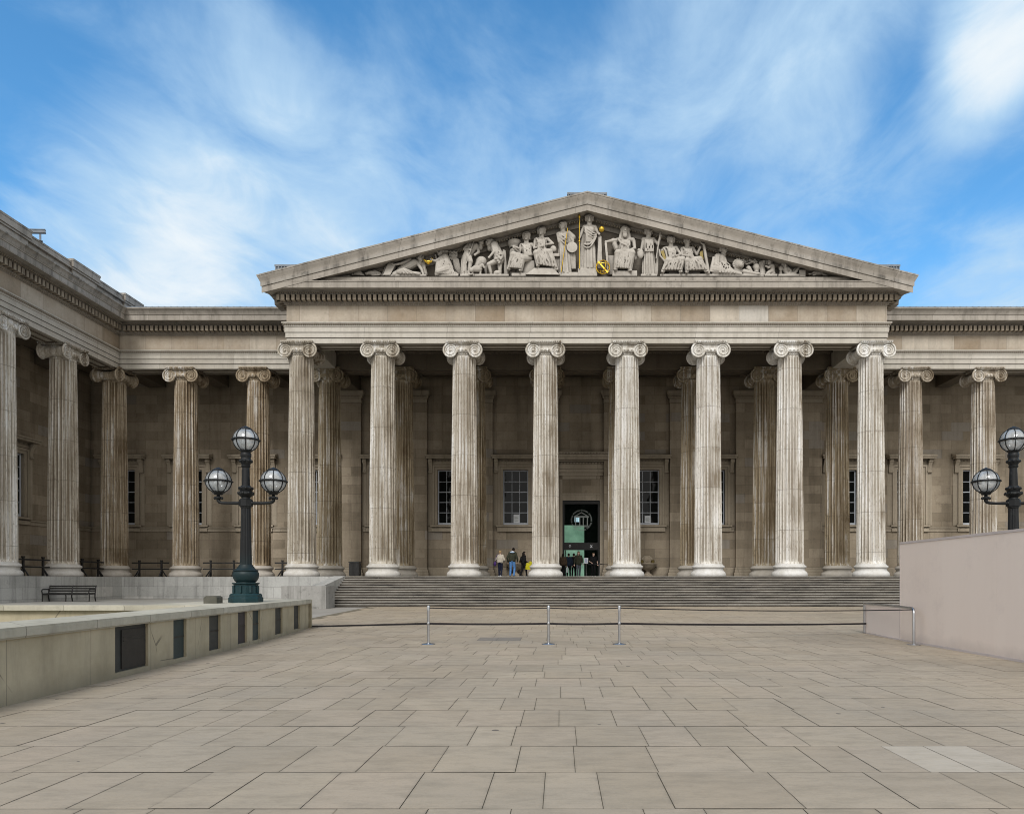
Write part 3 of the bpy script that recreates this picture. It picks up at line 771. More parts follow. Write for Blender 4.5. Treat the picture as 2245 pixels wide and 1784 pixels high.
# inner walls with window and door openings
WZ0, WZ1 = 5.72, 9.72; WH = .92
def wall_run(mb, a, b, ops, zlo, zhi, place, th=.6):
    """ops: (u0, u1, z0, z1); place(u, depth, z) -> xyz"""
    def bx(u0, u1, z0, z1):
        c = [place(u, d, z) for z in (z0, z1) for u, d in ((u0, 0), (u1, 0), (u1, th), (u0, th))]
        mb.add(c, [(0,3,2,1),(4,5,6,7),(0,1,5,4),(1,2,6,5),(2,3,7,6),(3,0,4,7)])
    u = a
    for u0, u1, z0, z1 in sorted(ops):
        bx(u, u0, zlo, zhi)
        if z0 > zlo: bx(u0, u1, zlo, z0)
        bx(u0, u1, z1, zhi); u = u1
    bx(u, b, zlo, zhi)
wxs = [(FX[i]+FX[i+1])/2 for i in range(7) if i != 3]
wing_x = [-32.0, -27.1, -22.35, -17.6, 20.75, 25.55, 30.35]
DOOR = (CX-1.37, CX+1.37, ZP, 7.5)
mb = MB()
ops = [(x-WH, x+WH, WZ0, WZ1) for x in wxs+wing_x]+[DOOR]
wall_run(mb, XB, 42, ops, ZP-.2, 16.8, lambda u, d, z: (u, DB+d, z))
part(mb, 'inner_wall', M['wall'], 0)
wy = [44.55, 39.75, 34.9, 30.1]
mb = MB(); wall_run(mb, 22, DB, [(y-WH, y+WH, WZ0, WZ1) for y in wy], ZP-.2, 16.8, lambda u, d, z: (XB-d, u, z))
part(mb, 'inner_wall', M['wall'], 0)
# backing rooms stay dark
mb = MB(); mb.quad((XB-1.5, DB+1.2, 1), (CX-2.2, DB+1.2, 1), (CX-2.2, DB+1.2, 17), (XB-1.5, DB+1.2, 17)); mb.quad((CX+2.2, DB+1.2, 1), (42, DB+1.2, 1), (42, DB+1.2, 17), (CX+2.2, DB+1.2, 17))
mb.quad((XB-1.4, 22, 1), (XB-1.4, DB+1.2, 1), (XB-1.4, DB+1.2, 17), (XB-1.4, 22, 17)); part(mb, 'dark_room', M['dark'], 0)
# base course, sill band
mb = MB()
def course(p, z0, z1):
    sweep(mb, [(-.05, z0), (p, z0), (p, z1-.06), (p*.5, z1), (-.05, z1)], [(XB, 22), (XB, DB), (DOOR[0]-.75, DB)])
    sweep(mb, [(-.05, z0), (p, z0), (p, z1-.06), (p*.5, z1), (-.05, z1)], [(DOOR[1]+.75, DB), (42, DB)])
course(.14, ZP, ZP+.72)
part(mb, 'base_course', M['trim'], 0)
mb = MB()
for pth in ([(XB, 22), (XB, DB), (FX[0]-.8, DB)], [(FX[7]+.8, DB), (42, DB)]):
    sweep(mb, [(-.05, 5.22), (.06, 5.22), (.07, 5.42), (.13, 5.46), (.13, 5.54), (-.05, 5.56)], pth)
for i in (0, 1, 5, 6): sweep(mb, [(-.05, 5.22), (.06, 5.22), (.07, 5.42), (.13, 5.46), (.13, 5.54), (-.05, 5.56)], [(FX[i]+.8, DB), (FX[i+1]-.8, DB)])
part(mb, 'sill_band', M['trim'], 0)
# pilasters on the portico wall
def pilaster(x):
    w = .74; y = DB-.32
    mb = MB(); mb.box(x-w, x+w, y, DB+.05, ZP+.7, 14.55)
    o = part(mb, 'pilaster', M['wall'], 0)
    mb = MB()
    for k, (e, za, zb) in enumerate(((.16, ZP, ZP+.34), (.10, ZP+.34, ZP+.56), (.05, ZP+.56, ZP+.72))): mb.box(x-w-e, x+w+e, y-e, DB+.04, za, zb)
    q = part(mb, 'pilaster_base', M['trim'], 0, o)
    mb = MB(); zb = 14.55
    for e, za, zc in ((.04, 0, .06), (.02, .06, .30), (.07, .30, .36), (.12, .36, .50), (.17, .50, .58), (.22, .58, .86)): mb.box(x-w-e, x+w+e, y-e, DB+.03, zb+za, zb+zc)
    k = int(2*w/.1)
    for i in range(k): mb.ball((x-w+(i+.5)*2*w/k, y-.12, zb+.42), .05, 6, 4)
    part(mb, 'pilaster_capital', M['trim'], 0, o)
for x in FX: pilaster(x)

# windows: surround mesh with sash, pane, hood and sill as children (local: x along wall, y = -outward)
def win_meshes():
    out = {}
    mb = MB()
    for w, p in ((.30, .05), (.14, .10)):
        mb.box(-WH-.36, -WH-.36+w+.06 if w > .2 else -WH-.22, -p, .2, WZ0-.05, WZ1+.36); mb.box(WH+.36-w-.06 if w > .2 else WH+.22, WH+.36, -p, .2, WZ0-.05, WZ1+.36) if w > .2 else mb.box(WH+.22, WH+.36, -p, .2, WZ0-.05, WZ1+.36)
    mb.box(-WH, WH, -.05, .2, WZ1, WZ1+.30); mb.box(-WH-.36, WH+.36, -.102, .2, WZ1+.22, WZ1+.362)
    mb.box(-WH-.72, -WH-.36, -.03, .1, WZ0-.05, WZ1+.40); mb.box(WH+.36, WH+.72, -.03, .1, WZ0-.05, WZ1+.40)
    out['surround'] = mb.mesh('window', M['trim'], 0)
    mb = MB(); y0, y1 = .17, .25; nx, nz = 3, 5
    mb.box(-WH, -WH+.08, y0, y1, WZ0, WZ1); mb.box(WH-.08, WH, y0, y1, WZ0, WZ1); mb.box(-WH+.08, WH-.08, y0, y1, WZ1-.08, WZ1); mb.box(-WH+.08, WH-.08, y0-.05, y1, WZ0, WZ0+.14)
    for i in range(1, nx): x = -WH+.08+(2*WH-.16)*i/nx; mb.box(x-.02, x+.02, y0+.015, y1-.02, WZ0+.14, WZ1-.08)
    for i in range(1, nz):
        z = WZ0+.14+(WZ1-WZ0-.22)*i/nz; t = .035 if i == 3 else .02; mb.box(-WH+.08, WH-.08, y0+.008, y1-.012, z-t, z+t)
    out['sash'] = mb.mesh('sash', M['white'], 0)
    mb = MB(); mb.quad((-WH+.05, .22, WZ0+.1), (WH-.05, .22, WZ0+.1), (WH-.05, .22, WZ1-.05), (-WH+.05, .22, WZ1-.05)); out['pane'] = mb.mesh('pane', M['pane'], 0)
    mb = MB(); z = 10.13
    mb.box(-1.45, 1.45, -.07, .1, z, z+.30)
    for i in range(26): mb.box(-1.3+i*.104-.032, -1.3+i*.104+.032, -.13, -.06, z+.20, z+.29)
    mb.box(-1.55, 1.55, -.16, .1, z+.30, z+.36); mb.box(-1.68, 1.68, -.55, .1, z+.36, z+.50); mb.box(-1.74, 1.74, -.62, .1, z+.50, z+.60); mb.prism([(-.61, z+.60), (.1, z+.60), (.1, z+.80)], -1.73, 1.73, 'yz')
    for s in (-1, 1):
        x = s*1.42
        mb.prism([(-.36, z+.36), (.05, z+.36), (.05, z-.66), (-.09, z-.66), (-.15, z-.58), (-.13, z-.40), (-.17, z-.1), (-.30, z+.1), (-.36, z+.22)], x-.13, x+.13, 'yz')
        mb.lathe([(.10, -.15), (.10, .15)], 12, (x, -.26, z+.2), 'x'); mb.lathe([(.07, -.15), (.07, .15)], 12, (x, -.12, z-.56), 'x')
    out['hood'] = mb.mesh('hood', M['trim'], 30)
    mb = MB(); mb.box(-WH-.50, WH+.50, -.20, .12, WZ0-.16, WZ0-.04); mb.box(-WH-.42, WH+.42, -.13, .1, WZ0-.50, WZ0-.16); out['sill'] = mb.mesh('sill', M['trim'], 0)
    return out
WM = win_meshes()
def window(x, y, rz=0):
    o = bpy.data.objects.new('window', WM['surround']); COL.objects.link(o); o.parent = BLD; o.matrix_parent_inverse = BINV
    o.location = (x, y, 0); o.rotation_euler = (0, 0, rz)
    for k in ('sash', 'pane', 'hood', 'sill'):
        c = bpy.data.objects.new(k, WM[k]); COL.objects.link(c); c.parent = o
    return o
wins = [window(x, DB) for x in wxs+wing_x]
for y in wy: window(XB, y, R(90))
def notice(x, z, w, h):
    mb = MB(); mb.box(x-w/2, x+w/2, DB+.195, DB+.205, z, z+h); o = part(mb, 'notice', M['signw'], 0)
    mb = MB()
    for k in range(4): mb.box(x-w*.36, x+w*.3-.05*(k % 2), DB+.190, DB+.194, z+h*.2+k*h*.16, z+h*.2+k*h*.16+.03)
    part(mb, 'notice_lines', M['etch'], 0, o); o.children[0].matrix_parent_inverse = Matrix.Identity(4)
notice((FX[2]+FX[3])/2+.05, 5.88, .44, .62); notice((FX[4]+FX[5])/2+.1, 5.88, .44, .52)

# doorway
mb = MB(); cx = CX
for w0, w1, p in ((1.37, 1.62, .04), (1.62, 1.86, .09), (1.86, 2.06, .15)):
    for s in (-1, 1): a, b = sorted((cx+s*w0, cx+s*w1)); mb.box(a, b, DB-p, DB+.3, ZP, 9.05+w0-1.37)
    mb.box(cx-w0 if w0 > 1.4 else cx-1.37, cx+w0 if w0 > 1.4 else cx+1.37, DB-p, DB+.3, 9.05+(w0-1.37), 9.05+(w1-1.37)) 
mb.box(cx-1.37, cx+1.37, DB-.02, DB+.3, 7.5, 7.95); mb.box(cx-1.37, cx+1.37, DB+.06, DB+.3, 7.95, 9.05); mb.box(cx-1.40, cx+1.40, DB-.06, DB+.2, 7.93, 8.03)
mb.box(cx-2.35, cx+2.35, DB-.10, DB+.1, 9.76, 10.3)
for i in range(44): mb.box(cx-2.3+i*.107-.03, cx-2.3+i*.107+.03, DB-.17, DB-.09, 10.14, 10.24)
mb.box(cx-2.5, cx+2.5, DB-.28, DB+.1, 10.3, 10.42); mb.box(cx-2.75, cx+2.75, DB-.55, DB+.1, 10.42, 10.62); mb.box(cx-2.85, cx+2.85, DB-.62, DB+.1, 10.62, 10.74); mb.box(cx-2.75, cx+2.75, DB-.57, DB+.1, 10.74, 10.95)
for i in range(52): mb.ball((cx-2.72+i*.107, DB-.58, 10.84), (.045, .05, .07), 6, 4)
part(mb, 'door_surround', M['trim'], 0)
mb = MB(); y = DB+.10
for s in (-1, 1): a, b = sorted((cx+s*1.22, cx+s*1.37)); mb.box(a, b, y, y+.15, ZP, 7.5)
mb.box(cx-1.22, cx+1.22, y, y+.15, 7.25, 7.5); mb.box(cx-1.22, cx+1.22, y-.04, y+.2, 3.88, 4.42)
mb.box(cx-.24, cx-.20, y+.3, y+.36, ZP, 3.88); mb.box(cx-1.17, cx-1.11, y+.3, y+.36, ZP, 3.88)
door = part(mb, 'entrance_door', M['black'], 0)
mb = MB(); mb.quad((cx-1.22, y+.07, 4.42), (cx+1.22, y+.07, 4.42), (cx+1.22, y+.07, 7.25), (cx-1.22, y+.07, 7.25)); part(mb, 'glass', M['doorglass'], 0, door)
mb = MB()   # round etched emblem: lettered ring round a little temple front
ex, ez, er = cx+.02, 6.06, .78; yy = y+.03
def arcq(r0, r1, a0, a1):
    mb.quad((ex+r0*math.cos(a0), yy, ez+r0*math.sin(a0)), (ex+r1*math.cos(a0), yy, ez+r1*math.sin(a0)), (ex+r1*math.cos(a1), yy, ez+r1*math.sin(a1)), (ex+r0*math.cos(a1), yy, ez+r0*math.sin(a1)))
rg = random.Random(2); n = 64
for k in range(n):
    a = 2*PI*k/n
    if k % 9 == 8: continue
    arcq(er-.10, er, a, a+.035); arcq(er-.085 if rg.random() < .5 else er-.03, er-.0 if rg.random() < .5 else er-.05, a+.028, a+.062)
def eb(x0, x1, z0, z1): mb.quad((ex+x0, yy, ez+z0), (ex+x1, yy, ez+z0), (ex+x1, yy, ez+z1), (ex+x0, yy, ez+z1))
mb.add([(ex-.56, yy, ez+.28), (ex+.56, yy, ez+.28), (ex+.0, yy, ez+.60), (ex-.40, yy, ez+.315), (ex+.40, yy, ez+.315), (ex+.0, yy, ez+.54)], [(0, 1, 4, 3), (1, 2, 5, 4), (2, 0, 3, 5)])
eb(-.54, .54, .20, .265)
for x in (-.46, -.16, .10, .40): eb(x, x+.075, -.36, .19)
eb(-.50, .52, -.42, -.37); eb(-.54, .56, -.49, -.44)
part(mb, 'emblem', M['etch'], 0, door)
mb = MB()   # header signs: an upward arrow and a cross
yh = y-.046; zc = 4.15
def bar(x0, z0, x1, z1, w=.03):
    d = Vector((x1-x0, z1-z0)).normalized(); nx, nz = -d.y*w/2, d.x*w/2
    mb.quad((x0+nx, yh, z0+nz), (x0-nx, yh, z0-nz), (x1-nx, yh, z1-nz), (x1+nx, yh, z1+nz))
ax = cx-.82; bar(ax, zc-.10, ax, zc+.10, .04); bar(ax-.08, zc+.02, ax+.008, zc+.11, .04); bar(ax+.08, zc+.02, ax-.008, zc+.108, .04)
bx_ = cx+.74; bar(bx_-.07, zc-.1, bx_+.07, zc+.1, .04)
yh -= .002; bar(bx_+.07, zc-.1, bx_-.07, zc+.1, .04)
part(mb, 'direction_sign', M['signw'], 0, door)
for c in list(door.children): c.matrix_parent_inverse = Matrix.Identity(4)
# lobby behind the door
mb = MB(); x0, x1, y0, y1 = cx-2.2, cx+2.2, DB+.6, DB+7
mb.quad((x0, y1, 1.8), (x1, y1, 1.8), (x1, y1, 8), (x0, y1, 8)); mb.quad((x0, y0, 1.8), (x0, y1, 1.8), (x0, y1, 8), (x0, y0, 8)); mb.quad((x1, y0, 1.8), (x1, y1, 1.8), (x1, y1, 8), (x1, y0, 8)); mb.quad((x0, y0, 8), (x1, y0, 8), (x1, y1, 8), (x0, y1, 8)); mb.quad((x0, y0, 1.88), (x1, y0, 1.88), (x1, y1, 1.88), (x0, y1, 1.88))
lob = part(mb, 'lobby', M['lobby'], 0)
mb = MB(); mb.box(cx-1.22, cx+.27, DB+1.5, DB+1.6, ZP, 5.80); part(mb, 'green_wall', M['green'], 0)
mb = MB(); mb.box(cx-.46, cx-.30, DB+.9, DB+.95, 6.0, 6.34); mb.box(cx-.26, cx-.10, DB+.9, DB+.95, 6.0, 6.34); part(mb, 'lit_screen', M['screen'], 0)
# ------------------------------------------------------------------ low garden wall on the left
def wx(y): return -7.28-.073*(y-9.3)
def slant(mb, y0, y1, o0, o1, z0, z1):
    """block following the slightly skewed wall face; o = offset away from the court"""
    mb.add([(wx(y0)-o0, y0, z0), (wx(y0)-o1, y0, z0), (wx(y1)-o1, y1, z0), (wx(y1)-o0, y1, z0), (wx(y0)-o0, y0, z1), (wx(y0)-o1, y0, z1), (wx(y1)-o1, y1, z1), (wx(y1)-o0, y1, z1)],
           [(0,1,2,3), (4,7,6,5), (0,4,5,1), (1,5,6,2), (2,6,7,3), (3,7,4,0)])
gw = empty('garden_wall', (wx(15)-.3, 15, 0), 'low rendered garden wall with pale coping and a row of dark slate panels', 'wall')
gi = Matrix.Translation(gw.location).inverted()
def gpart(mb, name, mat, ang=0):
    o = mb.build(name, mat, None, ang); o.parent = gw; o.matrix_parent_inverse = gi; return o
pans = [(11.94, 13.04, 'slate'), (14.02, 14.59, 'slate_teal'), (15.70, 16.32, 'slate'), (17.37, 17.97, 'slate_plum'), (18.36, 18.93, 'slate_teal'), (20.15, 20.8, 'slate'), (21.9, 22.52, 'slate')]
mb = MB(); y = 4.0
slant(mb, 4, 23.5, .10, .8, -.05, .87)
for a, b, m in pans: slant(mb, y, a, 0, .10, -.05, .87); slant(mb, a, b, 0, .10, -.05, gz(a)+.09); y = b
slant(mb, y, 23.5, 0, .10, -.05, .87)
gpart(mb, 'wall_body', M['render'])
mb = MB(); slant(mb, 3.9, 23.58, -.045, .95, .873, .90); slant(mb, 3.9, 23.6, -.075, 1.0, .90, 1.00); slant(mb, 3.9, 23.59, -.06, .98, 1.00, 1.03)
gpart(mb, 'coping', M['coping'])
for i, (a, b, m) in enumerate(pans):
    mb = MB(); slant(mb, a+.004, b-.004, .055, .098, gz(a)+.095, .868)
    o = gpart(mb, 'panel', M[m])
    mb = MB()
    if i == 0:
        c = a+.27
        slant(mb, c, b-.03, .035, .054, .13, .80)
        slant(mb, c+.05, b-.06, .028, .034, .60, .615); slant(mb, c+.05, b-.06, .028, .034, .66, .672)
    else:
        slant(mb, a+.012, b-.012, .045, .054, .50, .53)
        slant(mb, a+.01, a+.035, .045, .054, gz(a)+.1, .86)
    q = mb.build('panel_rail', M['black'], None, 0); q.parent = o
mb = MB(); mb.box(wx(23.6)-.70, wx(23.6)+.06, 23.612, 23.70, .05, 1.01); gpart(mb, 'end_post', M['render'])

# pad for the lamp and the sunken area behind the wall
pd = empty('lamp_terrace_wall', (-9.8, 18.4, 0), 'far parapet of the sunken area with pale coping, behind the panelled garden wall', 'wall')
pi_ = Matrix.Translation(pd.location).inverted()
def ppart(mb, name, mat):
    o = mb.build(name, mat, None, 0); o.parent = pd; o.matrix_parent_inverse = pi_; return o
mb = MB(); mb.add([(-10.8, 18.6, .1), (wx(18.6)-1.02, 18.6, .1), (wx(24.3)-1.02, 24.3, .1), (-10.8, 24.3, .1), (-10.8, 18.6, 1.02), (wx(18.6)-1.02, 18.6, 1.02), (wx(24.3)-1.02, 24.3, 1.02), (-10.8, 24.3, 1.02)], [(0,1,2,3), (4,7,6,5), (0,4,5,1), (1,5,6,2), (2,6,7,3), (3,7,4,0)])
mb.add([(wx(23.72)-1.02, 23.75, .1), (wx(23.72)-.1, 23.75, .1), (wx(24.3)-.1, 24.3, .1), (wx(24.3)-1.02, 24.3, .1), (wx(23.72)-1.02, 23.75, 1.0), (wx(23.72)-.1, 23.75, 1.0), (wx(24.3)-.1, 24.3, 1.0), (wx(24.3)-1.02, 24.3, 1.0)], [(0,1,2,3), (4,7,6,5), (0,4,5,1), (1,5,6,2), (2,6,7,3), (3,7,4,0)])
ppart(mb, 'terrace', M['coping'])
mb = MB(); mb.box(-24, wx(18.5)-1.03, 18.35, 18.58, -1.2, .88); ppart(mb, 'wall_body', M['render'])
mb = MB(); mb.box(-24, wx(18.5)-1.01, 18.22, 18.62, .883, .99); mb.box(-24, wx(18.5)-1.02, 18.25, 18.60, .99, 1.015); ppart(mb, 'coping', M['coping'])
mb = MB(); mb.quad((-24, 2, -.02), (-8, 2, -.02), (-9, 18.34, -.02), (-24, 18.34, -.02)); tag(mb.build('sunken_floor', mat_simple('mossy_paving', (.15,.16,.11), (.24,.245,.19), 1.2, .9), angle=0), kind='structure')
mb = MB(); mb.box(-9.78, -9.42, 19.5, 19.85, 1.022, 1.19); mb.prism([(-9.77, 1.19), (-9.43, 1.19), (-9.47, 1.225), (-9.72, 1.225)], 19.52, 19.84)
tag(mb.build('stone_block', M['block'], angle=0), 'small rough stone block beside the teal lamp base', 'stone block')

# ------------------------------------------------------------------ lamp standards
def lamp(loc, label):
    root = empty('lamp_post', loc, label, 'street lamp', 'three-globe lamp standards')
    mb = MB()
    mb.lathe([(.47, 0), (.47, .13), (.44, .16), (.44, .22), (.40, .26)], 8, rot=PI/8)
    mb.lathe([(.36, .26), (.36, .46), (.33, .49), (.33, .52), (.37, .55), (.37, .58)], 8, rot=PI/8)
    for k in range(8): a = 2*PI*k/8; mb.box(.345*math.cos(a)-.03, .345*math.cos(a)+.03, .345*math.sin(a)-.03, .345*math.sin(a)+.03, .28, .5)
    mb.lathe([(.27, .58), (.26, .60), (.30, .63), (.345, .72), (.36, .82), (.35, .88), (.32, .92), (.34, .93), (.34, .955), (.28, .975), (.24, 1.02), (.20, 1.08), (.18, 1.12)], 28)
    mb.build('lamp_base', M['iron'], root, 40)
    mb = MB(); F = 14; rings = []
    for z, r in ((1.08, .165), (1.5, .155), (2.2, .142), (2.83, .130)):
        rings.append([((r-.014*(k % 2))*math.cos(2*PI*k/(2*F)), (r-.014*(k % 2))*math.sin(2*PI*k/(2*F)), z) for k in range(2*F)])
    mb.loft(rings); mb.build('shaft', M['iron'], root, 20)
    mb = MB(); mb.lathe([(.13, 2.80), (.15, 2.82), (.15, 2.86)], 20); mb.lathe([(.19, 2.86), (.19, 3.04), (.15, 3.08)], 8, rot=PI/8)
    mb.lathe([(.13, 3.06), (.12, 3.12), (.17, 3.16), (.22, 3.22), (.215, 3.28), (.16, 3.30), (.18, 3.34), (.19, 3.40), (.15, 3.44), (.13, 3.47)], 20)
    for k in range(8): a = 2*PI*k/8; mb.ball((.20*math.cos(a), .20*math.sin(a), 3.24), .05, 8, 5); mb.ball((.165*math.cos(a+.4), .165*math.sin(a+.4), 3.39), .05, 8, 5)
    mb.lathe([(.115, 3.44), (.10, 4.0), (.125, 4.03), (.13, 4.06), (.11, 4.08), (.13, 4.12), (.165, 4.18), (.17, 4.22), (.14, 4.25), (.13, 4.30), (.15, 4.34), (.15, 4.42), (.13, 4.45), (.14, 4.49), (.14, 4.52)], 20)
    for k in range(9): a = 2*PI*k/9; mb.ball((.155*math.cos(a), .155*math.sin(a), 4.20), .045, 8, 5)
    mb.build('finial_stem', M['iron'], root, 40)
    def lantern(x, z):
        r = .345
        mb = MB(); mb.ball((x, 0, z), r, 24, 14); la = mb.build('lantern', M['lampglass'], root, 60)
        mb = MB()
        for k in range(8):
            a = 2*PI*(k+.5)/8; mb.tube([(x+(r+.008)*math.cos(e)*math.cos(a), (r+.008)*math.cos(e)*math.sin(a), z+(r+.008)*math.sin(e)) for e in [R(-72+144*i/12) for i in range(13)]], .014, 5)
        mb.lathe([(r-.01, -.028), (r+.03, -.028), (r+.042, 0), (r+.03, .028), (r-.01, .028)], 32, (x, 0, z), cap=False)
        for k in range(36): a = 2*PI*k/36; mb.ball((x+(r+.04)*math.cos(a), (r+.04)*math.sin(a), z), .017, 6, 4)
        mb.lathe([(.15, .30), (.185, .305), (.18, .325), (.11, .375), (.05, .40), (.0, .43)], 8, (x, 0, z))
        mb.lathe([(.11, -.40), (.12, -.385), (.13, -.36), (.17, -.335), (.175, -.31), (.14, -.305)], 20, (x, 0, z))
        for k in range(12): a = 2*PI*k/12; mb.ball((x+.155*math.cos(a), .155*math.sin(a), z-.30), .02, 6, 4)
        mb.build('cage', M['iron'], la, 40)
        mb = MB()
        for dx in (-.08, .07): mb.tube([(x+dx*.3, 0, z-.3), (x+dx*1.2, 0, z-.2), (x+dx, 0, z-.12)], .012, 6); mb.ball((x+dx, 0, z-.05), (.045, .045, .08), 8, 6)
        mb.build('bulb', M['bulb'], la, 60)
    for s in (-1, 1):
        mb = MB()
        mb.tube([(s*.13, 0, 2.95), (s*.5, 0, 2.95), (s*.70, 0, 2.96), (s*.765, 0, 2.98), (s*.80, 0, 3.03), (s*.81, 0, 3.09)], [.05, .04, .042, .05, .055, .05], 10)
        mb.lathe([(.05, 3.06), (.095, 3.08), (.105, 3.11), (.09, 3.14), (.05, 3.16), (.04, 3.20), (.085, 3.215), (.09, 3.235), (.05, 3.245)], 14, (s*.80, 0, 0))
        mb.ball((s*.9, 0, 3.10), .045, 8, 5); mb.ball((s*.7, 0, 3.10), .045, 8, 5)
        mb.lathe([(.06, s*.13), (.075, s*.16), (.06, s*.20)], 12, (0, 0, 2.95), 'x')
        mb.build('arm', M['iron'], root, 40)
        lantern(s*.80, 3.60)
    lantern(0, 4.86-.03)
    root.scale = (.98, .98, .957)
    return root
lamp((-8.97, 20.3, 1.03), 'black three-globe iron lamp with teal base standing behind the panelled garden wall')
lamp((12.97, 20.35, 1.03), 'black three-globe iron lamp rising behind the pink hoarding')
mb = MB(); mb.box(12.2, 13.8, 19.6, 21.2, 0, 1.025); tag(mb.build('lamp_terrace', M['coping'], angle=0), kind='structure')

# ------------------------------------------------------------------ hoarding, low panel, handrail
HX = 9.33
hd = empty('site_hoarding', (HX, 12, 0), 'tall pale pink site hoarding with thin capping rail on the right', 'hoarding')
hi = Matrix.Translation(hd.location).inverted()
def hpart(mb, name, mat):
    o = mb.build(name, mat, None, 0); o.parent = hd; o.matrix_parent_inverse = hi; return o
mb = MB(); y = 19.5
seams = [3.0, 5.44, 7.88, 10.32, 12.76, 15.2, 17.64, 19.5]
for a, b in zip(seams[:-1], seams[1:]): mb.box(HX, HX+.06, a+.0015, b-.0015, .05, 2.64)
mb.box(HX+.062, 17, 19.44, 19.5, .05, 2.64)
hpart(mb, 'panel', M['hoard'])
mb = MB(); mb.box(HX-.012, HX+.08, 3, 19.515, 2.643, 2.70); mb.box(HX+.081, 17, 19.42, 19.515, 2.643, 2.70); mb.box(HX-.006, HX+.07, 19.502, 19.53, .05, 2.64); hpart(mb, 'capping', M['hoardtrim'])
mb = MB(); mb.box(HX-.02, HX+.07, 3, 19.5, 0, .048); hpart(mb, 'kick_rail', M['hoardtrim'])
lp = empty('low_panel', (HX, 20.6, 0), 'low grey panel continuing from the far end of the pink hoarding', 'panel')
li = Matrix.Translation(lp.location).inverted()
mb = MB(); mb.add([(HX, 19.54, .05), (HX+.05, 19.54, .05), (HX+.05, 21.75, .07), (HX, 21.75, .07), (HX, 19.54, .92), (HX+.05, 19.54, .92), (HX+.05, 21.75, .92), (HX, 21.75, .92)], [(0,3,2,1), (4,5,6,7), (0,1,5,4), (1,2,6,5), (2,3,7,6), (3,0,4,7)])
o = mb.build('board', M['hoardgrey'], None, 0); o.parent = lp; o.matrix_parent_inverse = li
mb = MB(); mb.box(HX-.02, HX+.06, 19.54, 21.76, 0, .055); o = mb.build('kick_rail', M['hoardtrim'], None, 0); o.parent = lp; o.matrix_parent_inverse = li
hr = empty('handrail', (9.08, 18.25, 0), 'bent polished steel handrail in front of the low grey panel', 'handrail')
hri = Matrix.Translation(hr.location).inverted()
def rpart(mb, name, mat=M['steel']):
    o = mb.build(name, mat, None, 50); o.parent = hr; o.matrix_parent_inverse = hri; return o
mb = MB(); mb.tube([(9.08, 18.25, .02), (9.08, 18.25, .80), (9.085, 18.27, .87), (9.10, 18.33, .915), (9.12, 18.42, .935), (9.20, 20, .945), (9.27, 21.7, .945)], .034, 12); rpart(mb, 'rail')
mb = MB(); mb.lathe([(.17, 0), (.17, .012), (.15, .02), (.05, .035)], 28, (9.08, 18.25, 0)); rpart(mb, 'base')
mb = MB(); mb.tube([(9.27, 21.68, .94), (9.27, 21.68, .06)], .028, 10); rpart(mb, 'end_post')

# ------------------------------------------------------------------ rope barrier
def belt(mb, a, b, sag, h=.055, n=14):
    a = Vector(a); b = Vector(b); d = (b-a); nx = Vector((d.y, -d.x, 0)).normalized()*.004
    for i in range(n):
        p = []
        for t in (i/n, (i+1)/n): q = a.lerp(b, t); q.z -= sag*4*t*(1-t); p.append(q)
        up = Vector((0, 0, h/2))
        mb.add([p[0]-up-nx, p[1]-up-nx, p[1]+up-nx, p[0]+up-nx, p[0]-up+nx, p[1]-up+nx, p[1]+up+nx, p[0]+up+nx], [(0,1,2,3), (4,7,6,5), (0,4,5,1), (3,2,6,7)])
bx3 = [(-3.41, 18.4), (-.30, 18.4), (1.53, 18.4)]
blab = ['steel barrier post standing on its own left of the other two', 'middle steel barrier post of the three, in front of the entrance steps', 'right-hand steel barrier post of the three, belt running on to the hoarding']
for i, (x, y) in enumerate(bx3):
    o = empty('barrier_post', (x, y, 0), blab[i], 'barrier post', 'belt barrier posts')
    mb = MB(); mb.lathe([(.031, .02), (.031, .86), (.036, .865), (.036, .985), (.03, 1.0), (.012, 1.006)], 20); mb.lathe([(.035, .50), (.038, .505), (.038, .565), (.035, .57)], 20); mb.build('pole', M['steel'], o, 40)
    mb = MB(); mb.lathe([(.175, 0), (.178, .008), (.165, .018), (.06, .032), (.035, .045)], 32); mb.build('base', M['steel'], o, 40)
    nxt = None
    if i < 2: q = bx3[i+1]; nxt = [((0, 0, .94), (q[0]-x, 0, .94), .02), ((0, 0, .535), (q[0]-x, 0, .535), .015)]
    else: nxt = [((0, 0, .94), (9.07-x, -.12, .90), .05), ((0, 0, .535), (9.3-x, 3.2, .34), .03)]
    if i == 0: nxt.append(((0, 0, .535), (wx(23.6)+.07-x, 23.65-y, .12), .0))
    for a, b, s in nxt: mb = MB(); belt(mb, a, b, s, .026 if a[2] > .8 else .05); mb.build('belt', M['belt'], o, 0)

